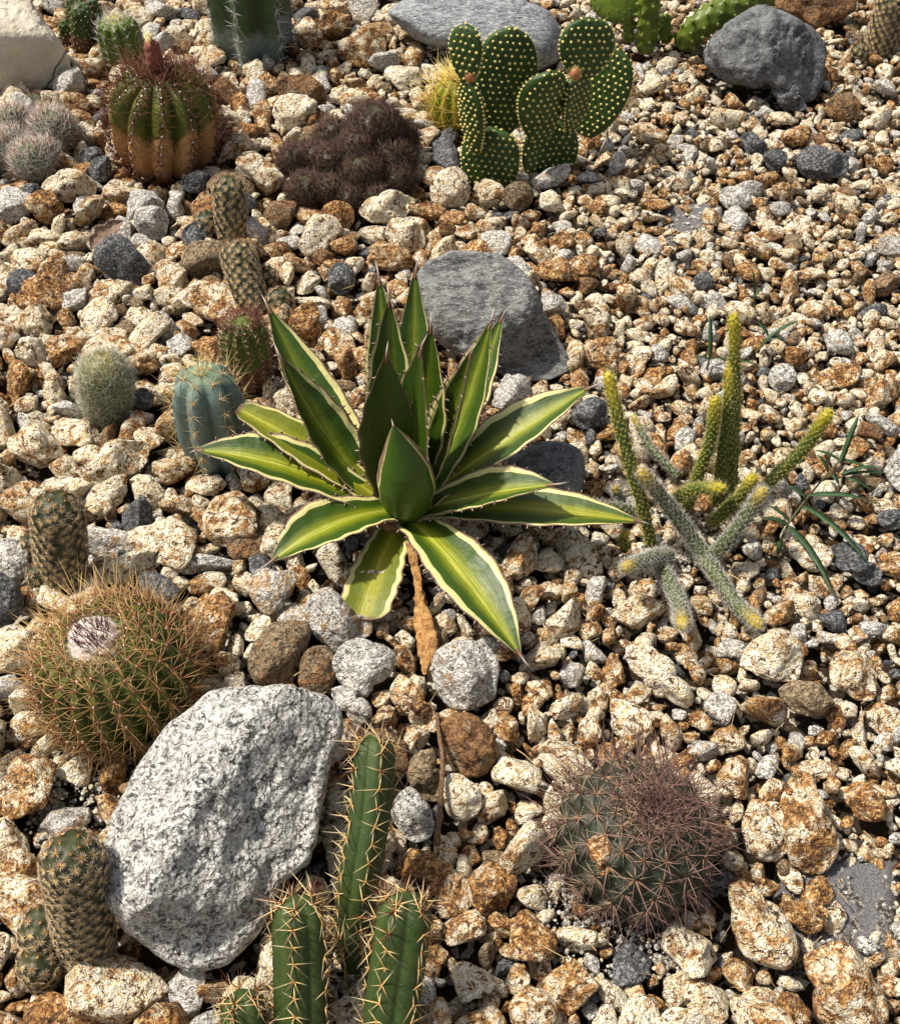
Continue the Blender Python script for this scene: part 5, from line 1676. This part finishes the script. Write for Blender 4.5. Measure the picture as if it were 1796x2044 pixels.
def tone(x, y):
    q = prnd.random()
    if q < 0.035: return (0.05, prnd.random(), prnd.random())
    if q < 0.075: return (0.15, prnd.random(), prnd.random())
    if q < 0.17: return (0.27, prnd.random() * 0.6, prnd.random())
    return (0.7, min(1, max(0, prnd.gauss(0.46, 0.27))), prnd.random())

stones = []
for (x, y, r) in placed:
    e = prnd.uniform(0.82, 1.42)
    sx, sy, sz = r * e * 1.22, r / e * 1.28, r * prnd.uniform(0.55, 0.98)
    z = -0.016 + sz * 0.78 + prnd.gauss(0, 0.0036) + (0.002 if r > 0.015 else 0)
    d = float(np.dot(np.array([x, y, 0]) - CP, FW))
    stones.append([x, y, z, sx, sy, sz, r, r / d if in_frame(x, y) else 0, tone(x, y)])
stones.sort(key=lambda s: -s[7])
singles, rest = stones[:300], stones[300:]
sh_me = [mesh_data('stone', *SH[4][i], M['stone'], True) for i in range(NSH)]
for s in singles:
    o = add('stone', sh_me[prnd.randrange(NSH)], bed)
    o.color = (*s[8], 1)
    o.location = (s[0], s[1], s[2])
    o.rotation_euler = random_rot(0.8).to_euler()
    o.scale = s[3:6]
# a lower layer that shows only through the gaps
for _ in range(5200):
    x, y = prnd.uniform(X0, X1), prnd.uniform(Y0, Y1)
    wide = 0.373 * (y * math.cos(PITCH) + CAM_H * math.sin(PITCH)) + 0.12
    r = prnd.uniform(0.006, 0.012)
    if abs(x) > wide or not clear(x, y, r, 0.2):
        continue
    rest.append([x, y, -0.026 + prnd.uniform(-0.003, 0.004), r, r * prnd.uniform(0.7, 1.1), r * 0.8, 0.004, 0, tone(x, y)])
parts = []
for s in rest:
    lev = 3 if s[6] > 0.0075 and s[7] > 0 else 2
    V, F = SH[lev][prnd.randrange(NSH)]
    R = np.array(random_rot(0.8))
    W = (V * np.array(s[3:6])) @ R.T + np.array(s[:3])
    parts.append((W, F, {'stone': np.tile(np.array(s[8], np.float32), (len(V), 1))}))
V, F, A = join(parts)
mk('gravel', V, F, M['gravel'], bed, True, A, kind='stuff')
print('STONES', len(placed), 'tris', len(F))

# white perlite crumbs and grit round the plants
gp, Vi, Fi = [], *ico(1)
grit_spots = GRIT + [(1690, 1790, 0.05, 240), (1370, 430, 0.03, 60)]
for (px, py, rad, n) in grit_spots:
    c = at_z(px, py, 0)
    for _ in range(n):
        a, q = prnd.uniform(0, 2 * PI), rad * math.sqrt(prnd.random())
        r = prnd.uniform(0.0008, 0.0026)
        W = Vi * r * np.array([prnd.uniform(0.8, 1.3), prnd.uniform(0.8, 1.3), 0.9]) + np.array([c[0] + q * math.cos(a), c[1] + q * math.sin(a), -0.013 + prnd.uniform(0, 0.006)])
        gp.append((W, Fi, {'stone': np.tile(np.array([(0.27 if prnd.random() < 0.65 else 0.7 if prnd.random() < 0.6 else 0.05), prnd.random() * 0.5, prnd.random()], np.float32), (len(Vi), 1))}))
V, F, A = join(gp)
mk('grit', V, F, M['gravel'], bed, False, A, kind='stuff')
